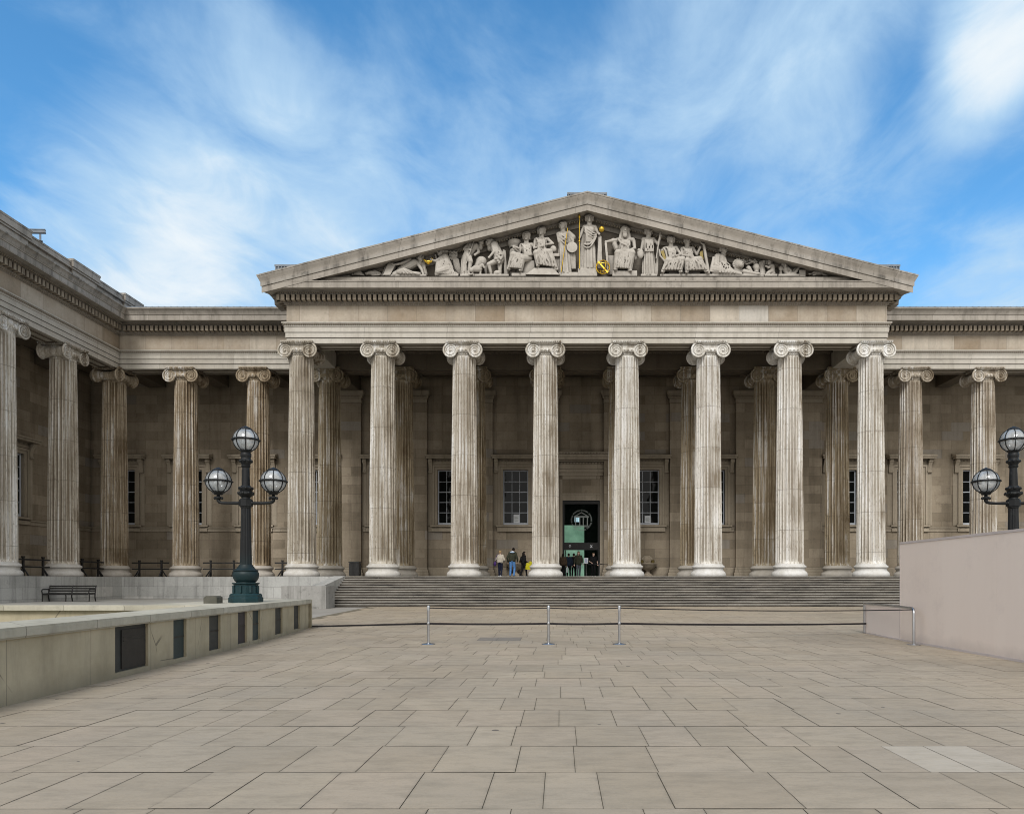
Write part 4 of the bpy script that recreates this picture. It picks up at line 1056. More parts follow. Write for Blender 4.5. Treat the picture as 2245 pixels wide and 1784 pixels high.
# ------------------------------------------------------------------ railings between the left columns
def railing(a, b, label):
    a = Vector((*a, ZP)); b = Vector((*b, ZP)); o = empty('railing', (a+b)/2, label, 'railing', 'black railings between the left columns')
    d = (b-a).normalized(); L = (b-a).length; n = Vector((d.y, -d.x, 0)); mid = (a+b)/2
    for t in (.2, .8) if L > 2 else (.3, .7):
        p = a+d*L*t-mid; mb = MB()
        mb.box(p.x-.05, p.x+.05, p.y-.05, p.y+.05, 0, 1.02); mb.box(p.x-.065, p.x+.065, p.y-.065, p.y+.065, 1.02, 1.10)
        s = -1 if t < .5 else 1
        mb.tube([p+d*s*.06+Vector((0, 0, .40)), p+d*s*.32+Vector((0, 0, .02))], .045, 6); mb.tube([p+n*.05+Vector((0, 0, .4)), p+n*.3+Vector((0, 0, .02))], .04, 6)
        mb.build('post', M['black'], o, 30)
    for z in (.92, .52):
        mb = MB(); p0 = a-mid; p1 = b-mid; mb.tube([(p0.x, p0.y, z), (p1.x, p1.y, z)], .045, 8); mb.build('rail', M['black'], o, 40)
railing((-29.45, 36.2-1.9), (-29.45, 33.6), 'black iron railing beside the leftmost column at the picture edge')
railing((-29.45, 38.5), (-29.45, 41.0), 'black iron railing between the leftmost column and the next')
railing((-29.45, 43.3), (-29.45, 45.85), 'black iron railing just left of the inner corner column')
railing((-28.3, 47.0), (-25.85, 47.0), 'black iron railing just right of the inner corner column')
railing((-23.6, 47.0), (-21.05, 47.0), 'black iron railing behind the left lamp, between the two plain wing columns')
railing((-18.85, 47.0), (-16.35, 47.0), 'black iron railing against the corner of the great portico')
# bench below the wing
bn = empty('park_bench', (-26.95, 39.0, .5), 'black slatted bench with curved iron ends below the left colonnade', 'bench')
def bpart(mb, name): return mb.build(name, M['black'], bn, 40)
mb = MB()
for k in range(5): mb.box(-1.25, 1.25, -.26+k*.11, -.18+k*.11, .42+.004*k, .455+.004*k)
mb.box(-1.25, 1.25, -.29, -.265, .36, .45); bpart(mb, 'seat')
mb = MB()
for k in range(3): mb.box(-1.25, 1.25, .27+k*.02, .295+k*.02, .54+k*.13, .62+k*.13)
bpart(mb, 'backrest')
for x in (-1.28, 0, 1.28):
    mb = MB(); mb.tube([(x, -.24, 0), (x, -.22, .25), (x, -.24, .42)], .03, 6); mb.tube([(x, .30, 0), (x, .24, .25), (x, .25, .45), (x, .32, .80), (x, .36, .88)], .032, 6); mb.tube([(x, -.24, .40), (x, .26, .42)], .03, 6)
    if x: mb.tube([(x, .30, .66), (x, .0, .68), (x, -.22, .66), (x, -.28, .60), (x, -.24, .42)], .028, 6)
    bpart(mb, 'bench_end')
# litter bin by the portico
bi = empty('litter_bin', (-11.95, 41.45, ZP), 'black ribbed square litter bin at the left end of the steps', 'bin')
mb = MB(); mb.box(-.26, .26, -.26, .26, .03, .80)
for k in range(8):
    q = -.24+k*.068; mb.box(q-.018, q+.018, -.285, .285, .06, .76); mb.box(-.285, .285, q-.018, q+.018, .06, .76)
mb.build('body', M['black'], bi, 0)
mb = MB(); mb.box(-.30, .30, -.30, -.18, .80, .86); mb.box(-.30, .30, .18, .30, .80, .86); mb.box(-.30, -.18, -.18, .18, .80, .86); mb.box(.18, .30, -.18, .18, .80, .86); mb.build('rim', M['black'], bi, 0)
# camera on the parapet
cc = empty('security_camera', (XW+.02, 39.3, 20.38), 'grey security camera on the parapet of the left wing', 'camera')
mb = MB(); mb.tube([(0, 0, 0), (0, 0, .38)], .05, 8); mb.lathe([(.12, 0), (.12, .04)], 12); mb.build('bracket', M['lead'], cc)
mb = MB(); s = 0; mb.box(-.10, .10, -.40, .25, .44, .60); mb.box(-.12, .12, -.48, .27, .60, .63); mb.xf(Matrix.Translation((0,0,.5)) @ Matrix.Rotation(R(-62), 4, 'Z') @ Matrix.Rotation(R(12), 4, 'X') @ Matrix.Translation((0,0,-.5))); mb.build('housing', M['lead'], cc, 0)
mb = MB(); mb.box(-.08, .08, -.42, -.402, .46, .58); mb.xf(Matrix.Translation((0,0,.5)) @ Matrix.Rotation(R(-62), 4, 'Z') @ Matrix.Rotation(R(12), 4, 'X') @ Matrix.Translation((0,0,-.5))); mb.build('lens', M['black'], cc, 0)
M['gold2'] = mat_simple('dull_brass', (.16,.12,.04), (.24,.19,.07), 6, .4, .1, .5, .7)
# drinking fountains either side of the door
def fountain(x, label):
    o = empty('drinking_fountain', (x, DB-.45, ZP), label, 'fountain', 'stone fountains by the door')
    mb = MB(); mb.box(-.55, .55, -.35, .45, 0, .14); mb.lathe([(.32, .14), (.30, .2), (.17, .3), (.14, .42), (.20, .52)], 20); mb.build('pedestal', M['trim'], o)
    mb = MB(); mb.lathe([(.20, .52), (.42, .62), (.58, .78), (.66, .92), (.70, .94), (.70, 1.0), (.60, 1.0), (.50, .90), (.0, .84)], 32); mb.build('basin', M['trim'], o)
    mb = MB(); mb.prism([(-.62, 1.0), (.62, 1.0), (.62, 1.2), (.42, 1.24), (.36, 1.42), (.18, 1.56), (-.18, 1.56), (-.36, 1.42), (-.42, 1.24), (-.62, 1.2)], .30, .44)
    mb.lathe([(.20, .26), (.20, .30), (.12, .24), (.05, .22)], 20, (0, 0, 1.32), 'y'); mb.build('back_slab', M['trim'], o, 0)
    for s in (-1, 1): mb = MB(); mb.lathe([(.10, .0), (.13, .04), (.13, .2), (.08, .24)], 12, (s*.40, .22, 1.01)); mb.build('spout', M['gold2'], o)
fountain(-3.25, 'stone wall fountain left of the doorway, behind the three visitors')
fountain(6.35, 'stone wall fountain right of the doorway, under the right-hand window')
# queue posts at the door
for x, y, lab, sgn in ((1.85, 50.6, 'low steel queue post with a white sign at the doorway', True), (2.78, 50.5, 'low steel queue post with a black belt right of the guard', False)):
    o = empty('queue_post', (x, y, ZP), lab, 'barrier post')
    mb = MB(); mb.lathe([(.03, .0), (.03, .9), (.04, .92), (.04, .97)], 14); mb.build('pole', M['steel'], o)
    mb = MB(); mb.lathe([(.17, 0), (.17, .02), (.04, .04)], 20); mb.build('base', M['steel'], o)
    mb = MB()
    if sgn:
        mb.box(-.14, .14, -.03, .0, .98, 1.36); mb.build('sign', M['signw'], o, 0)
        mb = MB()
        for k in range(4): mb.box(-.10, .10-.04*(k % 2), -.034, -.031, 1.05+k*.07, 1.075+k*.07)
        mb.build('sign_lines', mat_simple('blue_print', (.10,.15,.35), (.14,.2,.4), 5, .6, 0), o, 0)
        mb = MB(); belt(mb, (0, 0, .93), (.93, -.1, .93), .03); mb.build('belt', M['belt'], o, 0)
    else:
        belt(mb, (0, 0, .93), (1.5, 1.1, .96), .05); mb.build('belt', M['belt'], o, 0)
mb = MB(); mb.box(4.22, 4.30, 51.2, 51.26, 2.9, 3.45); 
tag(mb.build('wall_notice', M['signw'], angle=0), 'narrow white notice strip where the queue belt ends', 'sign')
# ------------------------------------------------------------------ pediment sculpture
YS = 40.95; KS = 1/38.1
TOW = Matrix(((KS, 0, 0, -1228*KS), (0, -KS, 0, YS), (0, 0, -KS, 1.65+1272*KS), (0, 0, 0, 1)))
class FB(MB):
    """sculpture laid out in a flat working plan (x, depth towards the viewer, y down), 38.1 units to the metre"""
    def c(s, a, b, r0, r1=None): s.cap((a[0], a[2] if len(a) > 2 else 0, a[1]), (b[0], b[2] if len(b) > 2 else 0, b[1]), r0, r1, 10)
    def b(s, a, r): s.ball((a[0], a[2] if len(a) > 2 else 0, a[1]), r, 12, 8)
    def bx(s, x0, x1, y0, y1, d0=-14, d1=10): s.box(x0, x1, d0, d1, y0, y1)
    def head(s, a, look=0, k=1.0, hair=1, beard=False):
        x, y = a[0], a[1]; d = a[2] if len(a) > 2 else 3; k *= 1.14
        s.b((x, y, d), (5.4*k, 6.0*k, 7.2*k)); s.b((x+look*1.2*k, y+3.5*k, d+1.5*k), (4.2*k, 4.4*k, 4.2*k)); s.c((x+look*.4, y+4*k, d-2), (x-look*.5, y+13, d-3), 4.4*k, 5.0*k)
        fx = x+look*4.6*k; fd = d+(5.8*k if abs(look) < .5 else 3.4*k)
        if hair: s.b((x-look*1.6*k, y-3.2*k, d-1.5*k), (7.2*k, 6.4*k, 5.4*k)); s.b((x-look*6*k, y+.5*k, d-4*k), (4.2*k, 4*k, 4.4*k)); s.c((x-5.8*k, y-3*k, d+.5), (x-5.6*k, y+3*k, d-2), 2.2*k); s.c((x+5.8*k, y-3*k, d+.5), (x+5.6*k, y+3*k, d-2), 2.2*k)
        s.c((fx, y-1.2*k, fd), (fx+look*1.8*k, y+1.8*k, fd+1.3*k), .9*k, 1.5*k); s.b((x+look*2.5*k, y-2.6*k, d+4.9*k), (4.2*k, 1.9*k, 1.1*k)); s.b((fx-look*.6, y+4.6*k, fd-.4*k), (2.2*k, 1.6*k, 1.1*k)); s.b((fx-look*1.2, y+6.8*k, fd-1.4*k), (2.2*k, 1.8*k, 1.5*k))
        if hair > 1:
            for i in range(9): q = PI*(i/8); s.b((x-6.6*k*math.cos(q), y-2.5*k-6*k*math.sin(q), d+.5), 2.0*k)
        if beard: s.b((x+look*2, y+8*k, d+3*k), (4*k, 3*k, 5*k))
    def arm(s, sh, el, ha, k=1.0):
        s.c(sh, el, 4.3*k, 3.4*k); s.c(el, ha, 3.3*k, 2.3*k); s.b(ha, (2.9*k, 2.6*k, 2.9*k))
    def torso(s, shl, shr, hip, k=1.0):
        mx = (shl[0]+shr[0])/2; my = (shl[1]+shr[1])/2
        s.c((*shl[:2], 0), (*shr[:2], 0), 5*k); s.c((mx-3*k, my+8*k, 1), (hip[0]-3*k, hip[1], 0), 9*k, 8.5*k); s.c((mx+3*k, my+8*k, 1), (hip[0]+3*k, hip[1], 0), 9*k, 8.5*k)
        for q in (-1, 1): s.b((mx+q*4.6*k, my+9*k, 6.2*k), (4.6*k, 3.6*k, 4.6*k))
    def skirt(s, top, bot, w0, w1, n=11, amp=.13, ph=0.0, dk=.75):
        rings = []; m = 66
        for i in range(9):
            t = i/8; x = top[0]+(bot[0]-top[0])*t; y = top[1]+(bot[1]-top[1])*t; w = w0+(w1-w0)*t**.8; ring = []
            for k in range(m):
                a = 2*PI*k/m; f = 1+amp*min(1, t*2.2+.25)*math.sin(n*a+ph+1.2*t+.7*math.sin(3*a)); ring.append((x+w*f*math.cos(a), w*dk*f*math.sin(a), y))
            rings.append(ring)
        s.loft(rings)
    def folds(s, a0, a1, b0, b1, n, r=1.3, seed=1, bow=2.0):
        rg = random.Random(seed)
        for i in range(n):
            t = (i+.5)/n; p = [a0[j]+(a1[j]-a0[j])*t for j in range(3)]; q = [b0[j]+(b1[j]-b0[j])*t for j in range(3)]
            pts = []; rr = []
            for k in range(7):
                u = k/6; o = bow*math.sin(PI*u)*(rg.random()-.3); pts.append((p[0]+(q[0]-p[0])*u+o, p[2]+(q[2]-p[2])*u+1.2*math.sin(PI*u), p[1]+(q[1]-p[1])*u)); rr.append(r*(.7+.6*u))
            s.tube(pts, rr, 6)
    def sag(s, a, b, drop, r=1.5, d=8):
        s.tube([(a[0]+(b[0]-a[0])*i/8, d+2.5*math.sin(PI*i/8), a[1]+(b[1]-a[1])*i/8+drop*math.sin(PI*i/8)) for i in range(9)], r, 6)
    def seated(s, shl, shr, hip, kl, kr, fl, fr, k=1.0, seed=1):
        s.torso(shl, shr, hip, k); D = 12
        for kn, f in ((kl, fl), (kr, fr)):
            s.c((hip[0]+(kn[0]-hip[0])*.2, hip[1]+2, 2), (*kn, D), 9*k, 7.5*k); s.c((*kn, D), (f[0], f[1]-4, D-2), 7*k, 4.5*k); s.c((f[0], f[1]-2, D-3), (f[0]+(2 if f[0] > hip[0] else -2), f[1]-1, D+4), 3*k, 2.2*k)
        s.loft([[(kl[0]-5, -6, kl[1]-3), (kr[0]+5, -6, kr[1]-3), (kr[0]+4, D+5, kr[1]-2), (kl[0]-4, D+5, kl[1]-2)], [(fl[0]-4, -6, fl[1]-6), (fr[0]+4, -6, fr[1]-6), (fr[0]+2, D+3, fr[1]-6), (fl[0]-2, D+3, fl[1]-6)]])
        s.folds((kl[0]-4, kl[1], D+4.5), (kr[0]+4, kr[1], D+4.5), (fl[0]-3, fl[1]-5, D+3), (fr[0]+3, fr[1]-5, D+3), 7, 1.5, seed, 3)
        s.folds((kl[0]+2, kl[1]-1, D+5), (kr[0]-2, kr[1]-1, D+5), (fl[0]+6, fl[1]-8, D+3), (fr[0]-2, fr[1]-8, D+3), 4, 1.7, seed+9, 4)
        s.sag((kl[0]+2, kl[1]-2), (kr[0]-3, kr[1]-1), 7, 2.0, D-1)
        s.folds((shl[0]+2, shl[1]+1, 7), (shr[0]-3, shr[1]+1, 7), (hip[0]-8, hip[1]-2, 10), (hip[0]+8, hip[1]-2, 10), 5, 1.5, seed+5, 3)
        s.tube([(shl[0]+1, 5, shl[1]-2), (shl[0]+8*k, 9.5*k, shl[1]+10*k), (hip[0]+4*k, 10*k, hip[1]-12*k), (hip[0]+10*k, 8*k, hip[1]-3*k)], 2.2*k, 8)
def world_mb(mb): mb.xf(TOW); return mb
def statue(mb, name, label, cat='statue', voxel=.022, grp='carved figures in the pediment'):
    o = blob(world_mb(mb), name, M['statue'], voxel, 1)
    xs = [v.co.x for v in o.data.vertices]; zs = [v.co.z for v in o.data.vertices]
    c = Vector(((min(xs)+max(xs))/2, YS, min(zs))); o.data.transform(Matrix.Translation(-c)); o.location = c
    tag(o, label, cat, grp); return o
def spart(mb, name, mat, o, ang=40):
    q = world_mb(mb).build(name, mat, None, ang); q.parent = o; q.matrix_parent_inverse = Matrix.Translation(o.location).inverted(); return q
def rod(pts, r, n=8):
    mb = FB(); mb.tube([(p[0], p[2], p[1]) for p in pts], r, n); return mb
F0 = 607
# centre figure
m = FB(); m.head((1292, 480, 4), 0, 1.1, 2); m.torso((1281, 498), (1304, 498), (1292, 540)); m.skirt((1292, 535), (1292, 591), 12.5, 15.5, 11, .13)
m.arm((1280, 499), (1273, 517, 2), (1271, 524, 8)); m.arm((1305, 499), (1311, 514, 4), (1313, 518, 11)); m.bx(1267, 1309, 592, 609); m.bx(1270, 1306, 588, 594, -12, 8)
for q in range(3): m.tube([(1281, 6, 500+q*5), (1290, 11.5, 509+q*6), (1300, 11.5, 516+q*5), (1308, 9, 517+q*3)], 1.7, 8)
m.folds((1280, 500, 8), (1290, 500, 9), (1285, 535, 10), (1300, 535, 10), 5, 1.1, 3); m.sag((1279, 538), (1306, 522), 10, 2.0, 9); m.sag((1279, 544), (1306, 526), 12, 1.6, 10)
m.c((1279, 500, -2), (1274, 588, -4), 4, 6); m.folds((1312, 520, 7), (1317, 520, 7), (1309, 578, 6), (1320, 578, 6), 4, 1.5, 4, 1); m.bx(1310, 1319, 520, 590, -6, 6)
C0 = statue(m, 'statue', 'tallest standing robed figure at the centre of the pediment with gilded staff and ball')
spart(rod([(1270, 594, 12), (1270, 476, 12)], 1.0), 'gilded_staff', M['gold'], C0)
mb = FB(); mb.b((1270, 480, 12), (2.4, 2.4, 5)); mb.b((1270, 534, 12), 2.2); spart(mb, 'staff_head', M['gold'], C0)
mb = FB(); mb.b((1318.6, 508, 12), 6.2); spart(mb, 'gilded_ball', M['gold'], C0)
ar = FB()
def ring(mb, c, r, tube, rot, w=0):
    pts = []
    for i in range(36): a = 2*PI*i/36; v = rot @ Vector((r*math.cos(a), 0, r*math.sin(a))); pts.append((c[0]+v.x, c[2]+v.y, c[1]+v.z))
    mb.tube(pts, tube, 6, True)
ring(ar, (1321, 591, 13), 14.5, 1.1, Matrix.Identity(3)); ring(ar, (1321, 591, 13), 14, .9, Matrix.Rotation(R(70), 3, 'Z')); ring(ar, (1321, 591, 13), 13.5, .8, Matrix.Rotation(R(75), 3, 'X') @ Matrix.Rotation(R(20), 3, 'Y'))
ar.prism([(1309.5, 580), (1312, 578), (1333, 602), (1330.5, 604)], 11, 14)
a_ = world_mb(ar).build('armillary_globe', M['gold'], None, 40); c = Vector((1.0*((1321-1228)*KS), YS-.3, 1.65+(1272-606)*KS)); a_.data.transform(Matrix.Translation(-c)); a_.location = c
tag(a_, 'gilded ring globe resting on the pediment ledge by the central figure', 'globe')
# figure with palette
m = FB(); m.head((1234, 495, 3), -.7, 1.05); m.torso((1224, 513), (1245, 512), (1236, 545)); m.skirt((1236, 540), (1238, 601), 11, 15, 11, .14, 1); m.bx(1224, 1267, 600, 609)
m.arm((1224, 514), (1226, 532, 4), (1240, 527, 11)); m.arm((1246, 513), (1256, 530, 2), (1253, 546, 6)); m.c((1247, 511, -1), (1256, 520, -2), 6, 7); m.folds((1245, 515, 2), (1258, 515, 2), (1250, 590, 0), (1262, 590, 0), 4, 2.2, 2, 2)
for q in range(3): m.tube([(1226, 6, 515+q*6), (1234, 10.5, 521+q*7), (1244, 9, 526+q*9)], 1.6, 8)
o = statue(m, 'statue', 'standing robed figure holding a round palette and thin gilded rod, left of centre')
mb = FB(); mb.lathe([(11.5, 8), (12, 9.3), (11.5, 10.5)], 28, (1254, 0, 546), 'y'); spart(mb, 'palette', M['statue'], o)
spart(rod([(1244.5, 506, 13), (1230, 602, 13)], .75), 'gilded_rod', M['gold'], o)
# seated pair left
m = FB(); m.head((1187, 508, 3), -.4, 1.05, 2); m.seated((1175, 526), (1201, 525), (1187, 553), (1176, 560), (1205, 558), (1180, 590), (1220, 598), 1.0, 4)
m.arm((1202, 526), (1212, 536, 4), (1199, 541, 12)); m.arm((1174, 527), (1171, 546, 3), (1190, 545, 13)); m.b((1213, 549, 6), (7.5, 6, 8)); m.bx(1207, 1227, 559, 566); m.bx(1210, 1224, 566, 607, -14, 4); m.loft([[(1152, -12, 608), (1228, -12, 608), (1228, 14, 608), (1152, 16, 608)], [(1168, -10, 592), (1216, -10, 592), (1212, 12, 592), (1172, 12, 592)]]); m.bx(1176, 1208, 560, 594, -14, 2)
statue(m, 'statue', 'seated robed figure on a rock beside a stone bench, left of the palette bearer')
m = FB(); m.head((1154, 520, 3), -.1, 1.0, 2); m.seated((1143, 538), (1166, 537), (1158, 566), (1126, 564), (1146, 572), (1116, 597), (1142, 600), 1.0, 6)
m.arm((1142, 539), (1139, 556, 6), (1127, 548, 12)); m.arm((1167, 538), (1179, 547, 2), (1172, 560, 7)); m.c((1126, 545, 12), (1138, 550, 13), 2.4); m.bx(1134, 1172, 572, 606, -14, 3); m.bx(1122, 1175, 602, 609)
statue(m, 'statue', 'seated robed figure holding a scroll in front of the carved column stump')
m = FB(); m.lathe([(12, 0), (12, 3), (15, 7), (16, 10), (16, 15)], 20, (1128, -10, 543), 'z'); m.xf(Matrix(((1,0,0,0),(0,1,0,0),(0,0,-1,1083),(0,0,0,1)))); m.lathe([(12, 0), (11, 1), (10.5, 62), (12, 64)], 16, (1128, -10, 543), 'z')
for k in range(12): a = 2*PI*k/12; m.tube([(1128+11*math.cos(a), -10+11*math.sin(a), 545), (1128+11*math.cos(a), -10+11*math.sin(a), 605)], 1.3, 5)
statue(m, 'column_stump', 'short carved fluted column stump standing behind the seated scroll holder', 'carving')
# bending man in a pelt
m = FB(); m.head((1073, 531, 2), -.9, 1.0); m.c((1083, 538, 0), (1092, 566, 0), 10, 10); m.c((1087, 542, -3), (1098, 566, -3), 9, 10); m.arm((1080, 538, 6), (1084, 555, 8), (1073, 568, 9)); m.b((1094, 570, 2), (12, 10, 12))
rg = random.Random(4)
for k in range(40): a = rg.uniform(0, 2*PI); m.b((1095+10*math.cos(a)*rg.random(), 568+13*math.sin(a)*rg.random(), 10+rg.uniform(-2, 2)), 2.4)
m.c((1088, 574, 4), (1072, 583, 8), 6.5, 5); m.c((1072, 583, 8), (1078, 604, 4), 4.6, 3); m.c((1078, 605, 4), (1070, 606, 8), 3, 2); m.c((1096, 578, 0), (1096, 592, 2), 6, 4.5); m.c((1096, 592, 2), (1098, 606, 2), 4.2, 3); m.folds((1102, 545, -2), (1108, 548, -3), (1106, 604, -3), (1112, 604, -3), 3, 2.4, 5, 2); m.b((1091, 601, 6), (9, 6, 6)); m.bx(1066, 1116, 604, 609)
statue(m, 'statue', 'bowed standing man in a rough pelt facing left, left of the column stump')
# man with staff
m = FB(); m.head((1053, 529, 2), .9, 1.0, 2); m.c((1040, 540, 0), (1026, 560, 0), 10, 9); m.c((1031, 538, 2), (1024, 562, 2), 9, 9); m.arm((1028, 536, 6), (1019, 549, 8), (1033, 553, 12)); m.arm((1045, 540, 2), (1050, 554, 4), (1042, 562, 8))
m.skirt((1024, 560), (1022, 606), 11, 12, 9, .15); m.c((1028, 565, 6), (1033, 578, 11), 7, 5.5); m.c((1033, 578, 11), (1029, 603, 8), 4.8, 3.2); m.c((1029, 605, 8), (1036, 606, 12), 3, 2); m.folds((1018, 545, 6), (1024, 545, 8), (1014, 600, 6), (1024, 596, 9), 4, 1.6, 8, 3); m.bx(1010, 1044, 604, 609)
o = statue(m, 'statue', 'bare-armed man leaning on a staff and turned right, next to the carved animals')
spart(rod([(1044, 521, 13), (1024, 583, 13)], 1.0), 'staff', M['statue'], o)
m = FB(); m.b((1055, 573, -2), (13, 10, 12)); m.c((1052, 576, -2), (1046, 586, 0), 10, 8); m.c((1064, 576, -4), (1065, 604, -4), 4, 3); m.b((1046, 593, 8), (13, 7, 8)); m.b((1035, 596, 10), (5.5, 5, 6)); m.c((1053, 590, 10), (1058, 586, 11), 4.5, 4); m.c((1060, 587, 12), (1063, 592, 12), 3, 2); m.c((1038, 598, 9), (1036, 605, 9), 2.5, 2); m.c((1054, 598, 8), (1054, 606, 8), 2.6, 2); m.bx(1030, 1068, 604, 609)
statue(m, 'animal_carving', 'carved ox and dog crouching between the staff bearer and the bowed man', 'carving')
# angel
m = FB(); m.head((966, 553, 3), -.9, 1.0, 1); m.b((977, 551, 0), (7, 5, 4)); m.c((975, 565, 0), (984, 590, 0), 9.5, 11); m.c((972, 566, 2), (966, 590, 6), 7, 8); m.arm((968, 567, 6), (957, 576, 9), (946, 573, 10), .9); m.arm((965, 566, 0), (958, 570, 2), (955, 560, 4), .8); m.c((982, 592, 4), (962, 600, 10), 10, 7); m.c((962, 580, 6), (960, 604, 8), 6, 6); m.c((985, 598, 2), (1003, 604, 4), 8, 4)
m.folds((966, 572, 9), (984, 572, 9), (968, 605, 11), (1000, 604, 8), 7, 1.6, 3, 5); m.folds((958, 582, 11), (966, 580, 12), (957, 604, 11), (967, 605, 12), 3, 1.6, 9, 1); m.bx(955, 1006, 605, 609)
o = statue(m, 'statue', 'kneeling winged figure reaching left towards a gilded lamp')
mb = FB(); Rw = Matrix.Rotation(R(14), 3, 'Y')
mb.ball((993, -4, 560), (9, 3, 15), 14, 10, Matrix.Rotation(R(-20), 3, 'Y')); mb.ball((1000, -4, 580), (7.5, 3, 27), 14, 10, Rw)
for k in range(7): mb.tube([(988+k*2.6, 0, 555+k*2), (994+k*2.4, 0, 570+k*3), (998+k*1.8, -1, 590+k*2)], [1.2, 1.6, .8], 5)
for k in range(12): mb.ball((986+(k % 4)*4.5, -1, 551+(k//4)*7+(k % 2)*2), (2.8, 1.6, 3.6), 8, 5)
q = spart(mb, 'wing', M['statue'], o)
mb = FB(); mb.ball((941, 10, 578), (8, 4, 3.6), 14, 8); mb.cap((935, 10, 577), (931, 10, 573), 2.6, 1.6); mb.tube([(948, 10, 577), (951, 10, 573), (948, 10, 570)], 1.1, 6); mb.ball((941, 10, 582), (3.5, 3, 2)); spart(mb, 'gilded_lamp', M['gold'], o)
# reclining man at the left
m = FB(); m.head((921, 566, 4), .9, 1.05); m.c((908, 577, 2), (884, 592, 2), 9.5, 9); m.c((903, 574, 0), (878, 594, 0), 8, 9); m.c((880, 595, 2), (866, 604, 6), 8, 6); m.arm((900, 571, 6), (882, 581, 9), (864, 585, 10)); m.arm((914, 576, 4), (925, 592, 6), (929, 604, 8)); m.c((926, 572, -2), (931, 600, -2), 5, 6); m.folds((926, 575, 1), (932, 575, 1), (921, 604, 2), (934, 604, 2), 4, 1.5, 3, 2)
m.c((876, 600, 8), (920, 604, 9), 6, 4); m.folds((878, 594, 12), (888, 592, 12), (876, 606, 12), (918, 605, 12), 5, 1.5, 7, 2); m.bx(846, 936, 605, 609)
statue(m, 'statue', 'reclining bare-chested man emerging from rock near the left end of the pediment')
m = FB(); m.prism([(842, 608), (852, 582), (860, 577), (870, 583), (858, 608)], -10, 12); m.prism([(836, 606), (846, 580), (853, 582), (844, 606)], -12, 4); m.sag((858, 580), (868, 586), 2, 1.5, 12)
statue(m, 'rock_carving', 'tilted slab of carved rock under the reclining man', 'carving')
m = FB(); m.prism([(772, 606), (775, 592), (782, 588), (790, 592), (801, 607)], -10, 8); m.prism([(778, 606), (780, 588), (792, 594), (798, 607)], -4, 10); m.c((742, 602, 2), (768, 605, 2), 4, 3); m.c((745, 606, 4), (766, 607, 5), 3)
statue(m, 'rock_carving', 'lowest carved rocks at the far left end of the pediment', 'carving')
m = FB(); m.b((815, 600, 2), (13, 8, 6)); m.b((806, 602, 5), (5, 5, 4)); m.c((820, 596, 0), (834, 602, 2), 6, 4); m.c((818, 605, 6), (833, 605, 7), 3, 2)
for k in range(7): m.b((810+k*3, 594+k*.7, 4), 1.6)
statue(m, 'animal_carving', 'small crouching reptile carved between the rocks on the left', 'carving')
# seated bearded man right of centre
m = FB(); m.head((1370, 508, 4), 0, 1.15, 1, True); m.b((1370, 502, 2), (8.5, 8, 7)); m.c((1363, 505, 1), (1360, 525, 0), 3, 5); m.c((1377, 505, 1), (1380, 525, 0), 3, 5)
m.seated((1353, 527), (1387, 526), (1368, 556), (1354, 560), (1384, 560), (1349, 598), (1380, 600), 1.12, 11); m.arm((1352, 527), (1339, 530, 4), (1328, 533, 6), 1.1); m.arm((1389, 528), (1391, 546, 4), (1383, 553, 14), 1.1); m.c((1345, 528, -2), (1352, 545, 0), 7, 6)
m.prism([(1325, 536), (1330, 536), (1336, 600), (1331, 600)], -8, 8); m.bx(1332, 1346, 560, 602, -12, 2); m.bx(1342, 1396, 597, 609); m.b((1392, 566, 4), (5, 4, 6))
statue(m, 'statue', 'seated bearded man in hooded robe with outstretched arm, right of the central figure')
# woman with spear and mask
m = FB(); m.head((1422, 508, 3), .8, 1.05, 2); m.torso((1411, 525), (1433, 525), (1422, 555)); m.skirt((1422, 548), (1423, 606), 11, 14.5, 12, .15, 2); m.arm((1411, 526), (1407, 545, 2), (1404, 556, 8)); m.arm((1434, 526), (1442, 538, 5), (1447, 521, 10))
m.folds((1412, 527, 8), (1432, 527, 8), (1412, 556, 10), (1433, 556, 10), 6, 1.1, 12, 2); m.folds((1440, 540, 3), (1444, 540, 3), (1437, 604, 2), (1441, 604, 2), 3, 1.8, 13, 1); m.b((1403, 560, 8), (8, 6, 11)); m.b((1400, 553, 10), (4, 4, 4)); m.bx(1404, 1440, 604, 609)
o = statue(m, 'statue', 'standing woman in profile with spear and theatre mask, right of the bearded man')
spart(rod([(1437, 572, 12), (1448, 503, 12)], 1.2), 'spear', M['statue'], o)
# seated lyre player, harp player
m = FB(); m.head((1471, 527, 3), .1, 1.0, 2); m.seated((1459, 545), (1482, 544), (1472, 570), (1463, 577), (1494, 574), (1452, 603), (1490, 603), 1.0, 14); m.arm((1458, 546), (1452, 560, 4), (1450, 553, 10)); m.arm((1483, 545), (1492, 560, 4), (1481, 566, 13)); m.bx(1466, 1500, 576, 606, -14, 2); m.bx(1446, 1500, 604, 609)
m.tube([(1444, 12, 552), (1446, 12, 566), (1456, 12, 578)], 2.2, 8); m.tube([(1452, 12, 548), (1458, 12, 556), (1461, 12, 572)], 2.2, 8)
o = statue(m, 'statue', 'seated woman with a lyre beside the spear bearer')
mb = FB(); mb.prism([(1447, 556), (1453, 552), (1459, 572), (1455, 576)], 10.2, 11.5); spart(mb, 'gilded_strings', M['gold2'], o)
m = FB(); m.head((1507, 527, 3), .5, 1.0, 1); m.seated((1496, 546), (1519, 545), (1510, 571), (1504, 577), (1531, 574), (1504, 604), (1546, 602), 1.0, 15); m.arm((1495, 547), (1495, 562, 4), (1508, 567, 13)); m.arm((1520, 546), (1527, 560, 4), (1533, 547, 10)); m.bx(1500, 1534, 576, 606, -14, 2); m.bx(1498, 1556, 604, 609)
